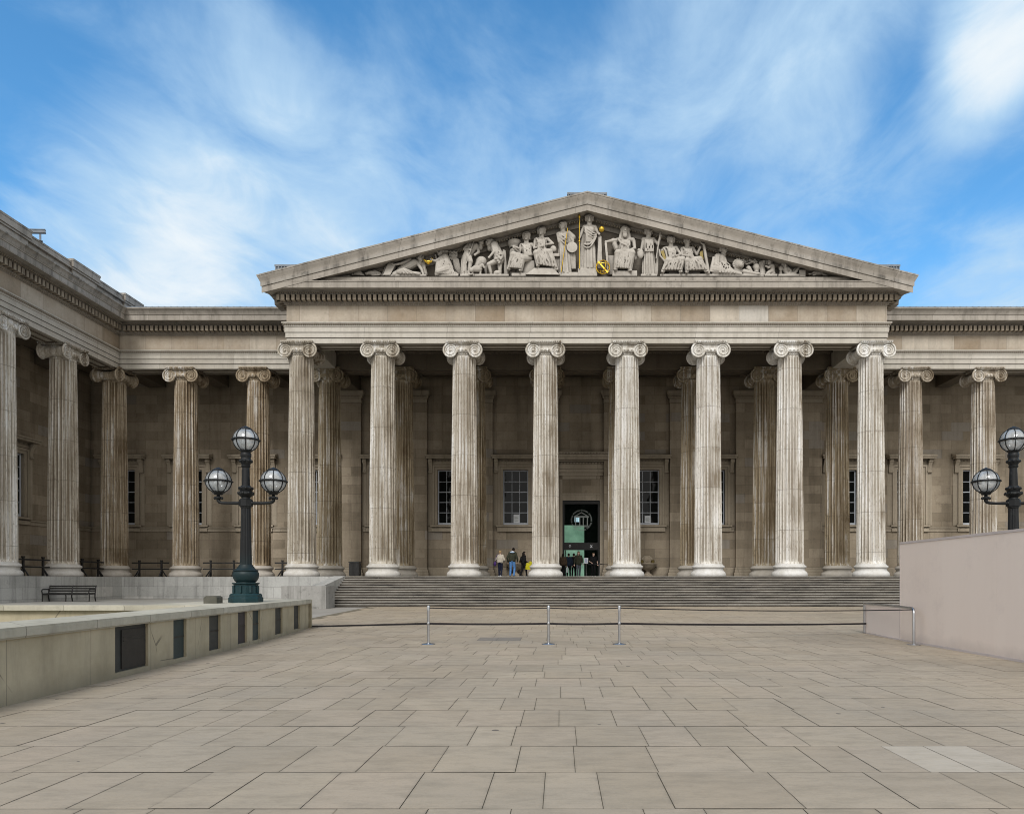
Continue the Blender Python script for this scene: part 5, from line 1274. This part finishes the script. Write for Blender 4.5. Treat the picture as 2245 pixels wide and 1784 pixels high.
m.c((1541, 540, 10), (1551, 602, 10), 3, 4); ring(m, (1540, 534, 10), 5, 2, Matrix.Identity(3)); m.b((1540, 534, 10), 2)
o = statue(m, 'statue', 'seated woman with a scroll-topped harp, right of the lyre player')
mb = FB(); mb.prism([(1533, 556), (1539, 552), (1541, 572), (1533, 572)], 6, 8); spart(mb, 'gilded_strings', M['gold2'], o)
# reclining figure, lion
m = FB(); m.head((1586, 547, 4), .8, 1.05, 2); m.c((1574, 565, 0), (1566, 590, 0), 10, 12); m.c((1582, 566, 2), (1582, 588, 2), 8, 9); m.arm((1570, 563, 6), (1567, 584, 11), (1590, 600, 13)); m.arm((1587, 568, 4), (1592, 586, 7), (1606, 601, 10)); m.c((1566, 594, 4), (1600, 602, 6), 12, 7); m.c((1596, 598, 8), (1622, 604, 8), 7, 4)
m.folds((1560, 566, 8), (1576, 566, 10), (1553, 600, 10), (1568, 602, 12), 5, 1.8, 16, 3); m.folds((1574, 580, 11), (1590, 576, 10), (1572, 604, 14), (1612, 604, 12), 6, 1.6, 17, 4); m.bx(1550, 1626, 604, 609)
statue(m, 'statue', 'reclining curly-haired figure bending over a lion towards the right')
m = FB(); m.b((1618, 583, 6), (10, 9, 10)); m.b((1621, 586, 13), (5, 5, 6))
for k in range(14): a = 2*PI*k/14; m.b((1617+10*math.cos(a), 582+10*math.sin(a), 6), 3.2)
m.c((1612, 596, 0), (1640, 600, 0), 9, 7); m.c((1630, 598, 6), (1658, 604, 8), 6, 3.5); m.b((1660, 604, 9), (5, 4, 3)); m.b((1624, 580, 12), (3.4, 2, 1.5)); m.bx(1604, 1664, 604, 609)
statue(m, 'animal_carving', 'carved lion lying with its paw stretched right', 'carving')
m = FB(); rg = random.Random(9)
for k in range(46): x = rg.uniform(1628, 1678); top = 565+(x-1628)*.16; m.b((x, rg.uniform(top, top+14), rg.uniform(-8, 2)), (rg.uniform(2.5, 5), 3, rg.uniform(2.5, 4.5)))
m.lathe([(4, 0), (7, 4), (7.5, 10), (5, 16), (6, 20)], 14, (1657, 4, 580)); m.c((1640, 590, 4), (1648, 603, 6), 6, 4); m.c((1670, 576, -4), (1672, 605, -4), 8, 10); m.bx(1628, 1682, 602, 609, -14, 6)
statue(m, 'foliage_carving', 'carved palm leaves, vase and elephant behind the lion', 'carving')
m = FB(); m.head((1686, 576, 4), -.8, .8); m.c((1692, 585, 2), (1692, 596, 2), 6.5, 6.5); m.c((1690, 596, 4), (1681, 602, 7), 5, 4); m.arm((1690, 584, 6), (1683, 590, 8), (1677, 587, 9), .8); m.c((1695, 600, 2), (1690, 605, 4), 5, 3.5); m.bx(1674, 1702, 604, 609)
statue(m, 'statue', 'small crouching child carving facing left beside the palm leaves')
m = FB(); m.head((1720, 582, 4), -.2, .85, 2); m.c((1721, 591, 2), (1724, 600, 2), 6.5, 6); m.arm((1726, 589, 4), (1732, 596, 6), (1728, 602, 8), .8); m.c((1726, 602, 4), (1740, 602, 6), 5, 4); m.c((1740, 602, 6), (1750, 588, 6), 4, 3); m.c((1735, 600, 2), (1745, 588, 2), 3.6, 3); m.b((1711, 590, 4), (5, 4, 6)); m.c((1711, 596, 2), (1712, 605, 2), 3, 4); m.bx(1704, 1750, 604, 609)
statue(m, 'statue', 'small reclining child carving with raised foot near the right end')
m = FB(); m.bx(1750, 1764, 594, 609, -8, 8); m.bx(1754, 1764, 584, 594, -10, 0)
statue(m, 'stone_block', 'squared carved block at the foot of the reclining child', 'carving')
m = FB(); m.b((1793, 601, 4), (17, 8, 6)); m.b((1775, 603, 5), (5, 4, 2.5)); m.c((1785, 605, 8), (1780, 607, 10), 3, 2); m.c((1803, 605, 8), (1810, 607, 9), 3, 2)
for k in range(9): m.b((1782+k*2.8, 597+abs(k-4)*.7, 9), 2.0)
statue(m, 'animal_carving', 'carved turtle at the far right end of the pediment', 'carving')

# ------------------------------------------------------------------ visitors
def hand_mesh():
    mb = MB(); mb.ball((0, 0, -.045), (.040, .016, .048), 12, 8)
    for k, (x, L) in enumerate(((-.030, .066), (-.010, .076), (.010, .072), (.029, .056))):
        a = Vector((x, 0, -.075)); b = a+Vector((x*.12, -.012, -L*.5)); c = b+Vector((0, -.022, -L*.42)); mb.cap(a, b, .0092, .0086, 8); mb.cap(b, c, .0086, .0072, 8)
    mb.cap((-.032, 0, -.028), (-.056, -.010, -.058), .0115, .0100, 8); mb.cap((-.056, -.010, -.058), (-.058, -.022, -.084), .0095, .0080, 8)
    o = blob(mb, 'hand', M['dark'], .0045, 2); me = o.data; bpy.data.objects.remove(o); return me
HM = hand_mesh()
SKIN = cloth('skin', (.50,.31,.23), .92); SKIN2 = cloth('pale_skin', (.58,.40,.32), .92)
def person(x, y, rz, h, label, top, trous, hair, shoe, skin=None, pose=None, longhair=0, collar=None, coat=0.0, sleeve=1.0, grp=None):
    """stands at (x, y) on the platform; local front is -y"""
    P = dict(el=(-.27, .02, 1.10), hl=(-.26, -.06, .84), er=(.27, .02, 1.10), hr=(.26, -.06, .84), kl=(-.10, -.02, .50), al=(-.11, .02, .09), kr=(.10, -.02, .50), ar=(.11, .02, .09), lean=0.0, hd=(0, 0), look=0)
    P.update(pose or {}); k = h/1.75; V = lambda p: Vector(p)
    root = empty('person', (x, y, ZP), label, 'person', grp, rz); root.scale = (k, k, k)
    ln_ = P['lean']; shz = 1.43; sl = V((-.175, ln_*.9, shz)); sr = V((.175, ln_*.9, shz)); hp = V((0, 0, .93)); nk = V((0, ln_, 1.50)); hc = V((P['hd'][0], ln_*1.2-.02+P['hd'][1], 1.635))
    el, hl, er, hr, kl, al, kr, ar = [V(P[q]) for q in ('el', 'hl', 'er', 'hr', 'kl', 'al', 'kr', 'ar')]
    RL = Matrix.Rotation(P['look'], 3, 'Z')
    b = MB()
    b.ball(hc, (.076, .095, .115), 16, 12, RL); b.ball(hc+RL @ V((0, -.02, -.05)), (.058, .075, .07), 12, 8, RL); b.cap(hc+RL @ V((0, -.095, .012)), hc+RL @ V((0, -.108, -.024)), .010, .015, 8)
    b.ball(hc+RL @ V((0, -.085, -.062)), (.026, .013, .010), 8, 6, RL); b.ball(hc+RL @ V((0, -.08, .028)), (.055, .018, .010), 8, 6, RL)
    for s in (-1, 1): b.ball(hc+RL @ V((s*.077, .008, -.005)), (.012, .022, .034), 8, 6, RL)
    b.cap(nk-V((0, 0, .03)), hc-V((0, 0, .06)), .056, .052)
    b.cap(sl, sr, .062, .062); b.cap(V((-.06, ln_*.6, 1.30)), V((-.055, 0, .98)), .125, .115); b.cap(V((.06, ln_*.6, 1.30)), V((.055, 0, .98)), .125, .115)
    for s_, e_, h_ in ((sl, el, hl), (sr, er, hr)): b.cap(s_, e_, .050, .040); b.cap(e_, h_, .040, .027)
    for s, kn, an in ((-1, kl, al), (1, kr, ar)):
        b.cap(V((s*.085, 0, .90)), kn, .085, .058); b.cap(kn, an, .056, .038); b.cap(an+V((0, .03, -.04)), an+V((0, -.15, -.05)), .034, .028)
    body = blob(b, 'body', skin or SKIN, .014, 3)
    # hands joined to the wrists
    vs = [v.co.copy() for v in body.data.vertices]; fs = [tuple(p.vertices) for p in body.data.polygons]
    for s, e_, h_ in ((1, el, hl), (-1, er, hr)):
        d = (h_-e_).normalized(); q = V((0, 0, -1)).rotation_difference(d).to_matrix(); o = len(vs)
        vs += [h_-d*.005+q @ (V((s*v.co.x, v.co.y, v.co.z))) for v in HM.vertices]; fs += [tuple(o+i for i in p.vertices) for p in HM.polygons]
    me = bpy.data.meshes.new('body'); me.from_pydata(vs, [], fs); me.materials.append(skin or SKIN); me.polygons.foreach_set('use_smooth', [True]*len(me.polygons)); bpy.data.objects.remove(body)
    bo = bpy.data.objects.new('body', me); COL.objects.link(bo); bo.parent = root
    t = MB(); t.cap(sl, sr, .082, .082); hem = .88-coat
    t.cap(V((-.065, ln_*.6, 1.28)), V((-.075, .0, hem+.13)), .148, .140); t.cap(V((.065, ln_*.6, 1.28)), V((.075, .0, hem+.13)), .148, .140); t.ball((0, ln_*.9, 1.42), (.12, .10, .10))
    for s_, e_, h_ in ((sl, el, hl), (sr, er, hr)):
        if sleeve >= 1: t.cap(s_, e_, .074, .062); t.cap(e_, e_.lerp(h_, .86), .061, .046)
        else: t.cap(s_, s_.lerp(e_, .75), .074, .066)
    for i in range(5): t.cap(V((-.13+.06*i, -.13, 1.28)), V((-.14+.07*i, -.14, hem+.1)), .012, .018); t.cap(V((-.13+.06*i, .125+ln_*.4, 1.28)), V((-.14+.07*i, .14, hem+.1)), .012, .018)
    blob(t, 'jacket', top, .016, 2, root)
    t = MB(); t.cap(V((-.06, 0, .96)), V((.06, 0, .96)), .125)
    for s, kn, an in ((-1, kl, al), (1, kr, ar)): t.cap(V((s*.088, 0, .90)), kn, .100, .075); t.cap(kn, an+V((0, 0, -.01)), .073, .060); t.cap(an+V((-.03, -.05, .03)), an+V((.03, -.05, .05)), .02)
    blob(t, 'trousers', trous, .016, 2, root)
    for an in (al, ar):
        t = MB(); t.cap(an+V((0, .04, -.045)), an+V((0, -.17, -.055)), .045, .038, 12); t.box(an.x-.045, an.x+.045, an.y-.21, an.y+.085, an.z-.09, an.z-.066); t.build('shoe', shoe, root)
    t = MB(); t.ball(hc+RL @ V((0, .022, .028)), (.088, .098, .108), 16, 10, RL); t.ball(hc+RL @ V((0, -.03, .085)), (.07, .07, .04), 12, 8, RL)
    if longhair: t.cap(hc+V((0, .07, .0)), V((0, ln_+.10, 1.64-longhair)), .075, .05); t.cap(hc+V((-.07, .02, -.03)), V((-.085, ln_+.02, 1.66-longhair)), .03, .025); t.cap(hc+V((.07, .02, -.03)), V((.085, ln_+.02, 1.66-longhair)), .03, .025)
    ho = blob(t, 'hair', hair, .012, 2, root)
    # keep the face clear of hair
    bm = bmesh.new(); bm.from_mesh(ho.data); inv = RL.inverted()
    kill = [v for v in bm.verts if (inv @ (v.co-hc)).y < -.035 and (inv @ (v.co-hc)).z < .055 and abs((inv @ (v.co-hc)).x) < .085]
    bmesh.ops.delete(bm, geom=kill, context='VERTS'); bm.to_mesh(ho.data); bm.free()
    if collar: t = MB(); t.loft([[(.105*math.cos(a)*q, ln_+.02+.095*math.sin(a)*q, z+.05*math.sin(a)) for a in [2*PI*i/20 for i in range(20)]] for q, z in ((1.25, 1.43), (1.3, 1.48), (.85, 1.50), (.8, 1.45))]); t.build('collar', collar, root)
    return root
def pchild(root, mb, name, mat, ang=40): return mb.build(name, mat, root, ang)
cream = cloth('cream_cloth', (.62,.56,.47)); navy = cloth('navy_cloth', (.018,.022,.045)); green = cloth('olive_cloth', (.045,.048,.033)); denim = cloth('denim', (.11,.26,.55)); blackc = cloth('black_cloth', (.012,.012,.013)); purple = cloth('purple_cloth', (.10,.05,.22)); yellow = cloth('yellow_plastic', (.62,.56,.03)); blond = cloth('blond_hair', (.48,.33,.17)); dkhair = cloth('dark_hair', (.02,.016,.013)); brownh = cloth('brown_hair', (.14,.085,.05)); white = cloth('white_cloth', (.72,.74,.78)); palebl = cloth('pale_blue_cloth', (.50,.64,.80)); brownc = cloth('brown_cloth', (.09,.06,.04)); greyc = cloth('grey_cloth', (.10,.11,.13)); dblue = cloth('deep_blue_cloth', (.02,.03,.05))
YP = 45.6; SPX = 1559/YP
def px(x, y=YP): return (x-1228)/(1559/y)
GV = 'visitors in the portico'
p = person(px(1096.5), YP, R(180-15), 1.66, 'blond visitor seen from behind in cream jumper with purple shoulder bag', cream, navy, blond, white, SKIN2, dict(el=(-.30, -.02, 1.13), hl=(-.20, -.20, 1.02), er=(.31, .05, 1.15), hr=(.30, -.12, 1.0), kl=(-.09, -.06, .50), al=(-.08, .08, .10), kr=(.08, -.03, .5), ar=(.08, -.04, .09), look=-.5), 0, None, .0, 1, GV)
t = MB(); t.ball((.36, .03, .86), (.10, .12, .15), 14, 10); pchild(p, t, 'shoulder_bag', purple)
t = MB(); t.tube([(.35, .0, .98), (.28, .12, 1.2), (.20, .13, 1.42), (.14, .05, 1.52), (.14, -.10, 1.42), (.28, -.15, 1.15), (.36, -.06, .98)], .016, 6); pchild(p, t, 'bag_strap', purple)
p = person(px(1123), YP+.1, R(180-5), 1.86, 'tall visitor seen from behind in olive jacket with pale blue hood and blue jeans', green, denim, dkhair, blackc, SKIN2, dict(el=(-.30, .0, 1.14), hl=(-.30, -.10, .88), er=(.30, .03, 1.14), hr=(.28, -.10, .88), kl=(-.13, -.06, .5), al=(-.10, .04, .09), kr=(.10, -.03, .5), ar=(.13, -.02, .09), lean=-.06, hd=(-.05, -.05)), 0, palebl, .02, 1, GV)
t = MB(); t.ball((0, .07, 1.475), (.15, .07, .055), 14, 8); pchild(p, t, 'hood', palebl)
p = person(px(1148), YP-.2, R(180-60), 1.60, 'dark-haired visitor in black walking right with yellow carrier bags', blackc, blackc, dkhair, blackc, SKIN2, dict(el=(-.27, .03, 1.10), hl=(-.26, -.20, .98), er=(.27, .08, 1.12), hr=(.24, .0, .88), kl=(-.09, -.16, .52), al=(-.09, -.20, .09), kr=(.09, .04, .50), ar=(.09, .20, .13), lean=-.03), .22, None, .03, 1, GV)
t = MB(); t.loft([[(-.27-.05, -.36, .50), (-.27+.05, -.36, .50), (-.27+.05, -.04, .50), (-.27-.05, -.04, .50)], [(-.27-.06, -.38, .75), (-.27+.06, -.38, .75), (-.27+.06, -.06, .75), (-.27-.06, -.06, .75)], [(-.27-.02, -.30, .97), (-.27+.02, -.30, .97), (-.27+.02, -.12, .97), (-.27-.02, -.12, .97)]]); pchild(p, t, 'carrier_bag', yellow, 20)
t = MB(); t.loft([[(-.33, -.52, .76), (-.23, -.52, .76), (-.23, -.30, .70), (-.33, -.30, .70)], [(-.34, -.55, .95), (-.22, -.55, .95), (-.22, -.32, .93), (-.34, -.32, .93)], [(-.30, -.42, 1.08), (-.26, -.42, 1.08), (-.26, -.28, 1.05), (-.30, -.28, 1.05)]]); pchild(p, t, 'carrier_bag', yellow, 20)
t = MB(); t.ball((.02, .16, 1.22), (.13, .09, .17), 14, 10); pchild(p, t, 'rucksack', blackc)
GD = 'people at the doorway'
YD = 50.2
p = person(px(1268.5, YD), YD, R(8), 1.80, 'long-haired visitor in dark coat and jeans walking out of the doorway', green, greyc, brownh, greyc, SKIN2, dict(el=(-.28, .03, 1.12), hl=(-.30, -.06, .86), er=(.28, .02, 1.12), hr=(.27, -.16, .90), kl=(-.10, -.12, .50), al=(-.10, -.06, .09), kr=(.09, .02, .5), ar=(.09, .12, .12), look=.3), .26, None, .10, 1, GD)
t = MB(); t.tube([(-.12, -.16, 1.42), (-.13, -.16, 1.2), (-.14, -.10, 1.0)], .022, 6); t.tube([(.12, -.16, 1.42), (.13, -.16, 1.2), (.14, -.10, 1.0)], .022, 6); pchild(p, t, 'strap', brownc)
t = MB(); t.cap((.27, -.20, .87), (.27, -.24, .93), .03); pchild(p, t, 'phone', white)
p = person(px(1301, 51.3), 51.3, R(15), 1.74, 'short-haired guard in black short-sleeved shirt standing behind the queue belt', blackc, blackc, brownh, white, SKIN2, dict(el=(-.30, .03, 1.14), hl=(-.18, -.16, 1.02), er=(.30, .02, 1.14), hr=(.28, -.12, .92), look=.4), 0, None, .0, .7, GD)
p = person(px(1234.5, 49.4), 49.4, R(170), 1.62, 'visitor in striped brown top with white bag behind the column edge', brownc, blackc, dkhair, blackc, SKIN, dict(hr=(.28, -.08, .85)), .12, None, .06, 1, GD)
t = MB(); t.loft([[(-.36, -.2, .32), (-.28, -.2, .32), (-.28, .12, .32), (-.36, .12, .32)], [(-.37, -.22, .62), (-.27, -.22, .62), (-.27, .14, .62), (-.37, .14, .62)], [(-.33, -.10, .80), (-.31, -.10, .80), (-.31, .02, .80), (-.33, .02, .80)]]); pchild(p, t, 'carrier_bag', white, 20)
person(px(1246.8, 50.6), 50.6, R(178), 1.68, 'visitor in deep blue coat seen from behind, queueing at the doorway', dblue, blackc, dkhair, blackc, SKIN, None, 0, None, .12, 1, GD)
person(px(1258, 51.0), 51.0, R(172), 1.70, 'visitor in black seen from behind, furthest inside the queue', blackc, blackc, dkhair, blackc, SKIN, dict(er=(.30, -.02, 1.15)), 0, None, .05, 1, GD)
# ------------------------------------------------------------------ sky, sun, camera
SUN_EL, SUN_AZ = R(42), R(-8)        # azimuth from straight behind the camera, towards its left
sd = Vector((math.sin(SUN_AZ)*math.cos(SUN_EL), -math.cos(SUN_AZ)*math.cos(SUN_EL), math.sin(SUN_EL)))   # towards the sun
L = bpy.data.lights.new('sun', 'SUN'); L.energy = SUN_E; L.angle = R(SUN_ANG); L.color = (1.0, .98, .95)
lo = bpy.data.objects.new('sun', L); COL.objects.link(lo); lo.rotation_euler = (-sd).to_track_quat('-Z', 'Y').to_euler(); lo.location = (0, -20, 60)
w = bpy.data.worlds.new('World'); scene.world = w; w.use_nodes = True
t = w.node_tree; t.nodes.clear(); ln = t.links.new
def wn(typ, **k):
    n = t.nodes.new(typ)
    for a, b in k.items(): setattr(n, a, b)
    return n
def wm(op, a, b=0.0, clamp=False):
    n = wn('ShaderNodeMath', operation=op, use_clamp=clamp)
    for i, v in enumerate((a, b)):
        if isinstance(v, bpy.types.NodeSocket): ln(v, n.inputs[i])
        else: n.inputs[i].default_value = v
    return n.outputs[0]
def wr(f, a, b, c=0.0, d=1.0, smooth=True):
    n = wn('ShaderNodeMapRange'); n.interpolation_type = 'SMOOTHSTEP' if smooth else 'LINEAR'
    ln(f, n.inputs[0])
    for i, v in enumerate((a, b, c, d)): n.inputs[i+1].default_value = v
    return n.outputs[0]
sky = wn('ShaderNodeTexSky', sky_type='NISHITA'); sky.sun_disc = False; sky.sun_elevation = SUN_EL; sky.sun_rotation = math.atan2(sd.x, sd.y)
sky.air_density = 1.0; sky.dust_density = .3; sky.ozone_density = 2.5
tc = wn('ShaderNodeTexCoord'); sep = wn('ShaderNodeSeparateXYZ'); ln(tc.outputs['Generated'], sep.inputs[0])
zc = wm('MAXIMUM', sep.outputs[2], .06)
def cloudnoise(sx, sy, off, sc, det, rough, dist):
    c = wn('ShaderNodeCombineXYZ')
    ln(wm('ADD', wm('MULTIPLY', wm('DIVIDE', sep.outputs[0], zc), sx), off), c.inputs[0]); ln(wm('MULTIPLY', wm('DIVIDE', sep.outputs[1], zc), sy), c.inputs[1])
    n = wn('ShaderNodeTexNoise'); ln(c.outputs[0], n.inputs['Vector']); n.inputs['Scale'].default_value = sc; n.inputs['Detail'].default_value = det; n.inputs['Roughness'].default_value = rough; n.inputs['Distortion'].default_value = dist
    return n.outputs['Fac']
n1 = cloudnoise(1.0, .72, 3.1, .85, 7, .58, .6); n2 = cloudnoise(1.5, .9, 7.7, 2.6, 9, .6, .5)
def sdir(px, py): return Vector(((px-1228)/1559, 1, (1272-py)/1559)).normalized()
def cap_(px, py, r0, r1, amp):
    d = sdir(px, py); vm = wn('ShaderNodeVectorMath', operation='DOT_PRODUCT'); ln(tc.outputs['Generated'], vm.inputs[0]); vm.inputs[1].default_value = d
    return wr(vm.outputs['Value'], math.cos(R(r1)), math.cos(R(r0)), 0, amp)
bias = None
for a in CAPS:
    c = cap_(*a); bias = c if bias is None else wm('ADD', bias, c)
hz = wr(sep.outputs[2], .44, .12, 0, .24)
dens = wm('ADD', wm('ADD', wm('MULTIPLY', n1, .60), wm('MULTIPLY', n2, .58)), wm('ADD', bias, hz))
cov = wr(dens, COV[0], COV[1])
sat = wn('ShaderNodeHueSaturation'); sat.inputs['Saturation'].default_value = SKY_SAT; sat.inputs['Value'].default_value = SKY_V; sat.inputs['Hue'].default_value = SKY_H; ln(sky.outputs[0], sat.inputs['Color'])
mx = wn('ShaderNodeMix', data_type='RGBA'); ln(cov, mx.inputs[0]); ln(sat.outputs[0], mx.inputs[6]); cm = wn('ShaderNodeMix', data_type='RGBA'); ln(wr(dens, .78, 1.12), cm.inputs[0]); cm.inputs[6].default_value = (.50/SKY_S, .71/SKY_S, .92/SKY_S, 1); cm.inputs[7].default_value = (CLOUD[0]/SKY_S, CLOUD[1]/SKY_S, CLOUD[2]/SKY_S, 1); ln(cm.outputs[2], mx.inputs[7])
bk = wr(sep.outputs[1], .30, -.35)           # bright fill added to the unseen sky behind the camera
mb_ = wn('ShaderNodeMix', data_type='RGBA'); ln(bk, mb_.inputs[0]); ln(mx.outputs[2], mb_.inputs[6]); mb_.inputs[7].default_value = (BACK_FILL[0]/SKY_S, BACK_FILL[1]/SKY_S, BACK_FILL[2]/SKY_S, 1)
bg = wn('ShaderNodeBackground'); ln(mb_.outputs[2], bg.inputs[0]); bg.inputs[1].default_value = SKY_S
out = wn('ShaderNodeOutputWorld'); ln(bg.outputs[0], out.inputs[0])

cam = bpy.data.cameras.new('camera'); co = bpy.data.objects.new('camera', cam); COL.objects.link(co)
co.location = (0, 0, 1.65); co.rotation_euler = (R(90), 0, 0)
cam.sensor_width = 36; cam.lens = 1559/2245*36; cam.shift_x = -(1228-1122.5)/2245; cam.shift_y = (1272-892)/2245
cam.clip_start = .1; cam.clip_end = 3000
scene.camera = co
scene.render.engine = 'CYCLES'; scene.cycles.pixel_filter_type = 'BLACKMAN_HARRIS'; scene.cycles.filter_width = 1.0; scene.cycles.use_adaptive_sampling = True; scene.cycles.adaptive_threshold = .02; scene.cycles.max_bounces = 8; scene.cycles.glossy_bounces = 3; scene.cycles.transmission_bounces = 3
scene.view_settings.view_transform = 'Standard'; scene.view_settings.look = 'None'; scene.view_settings.exposure = 0; scene.view_settings.gamma = 1
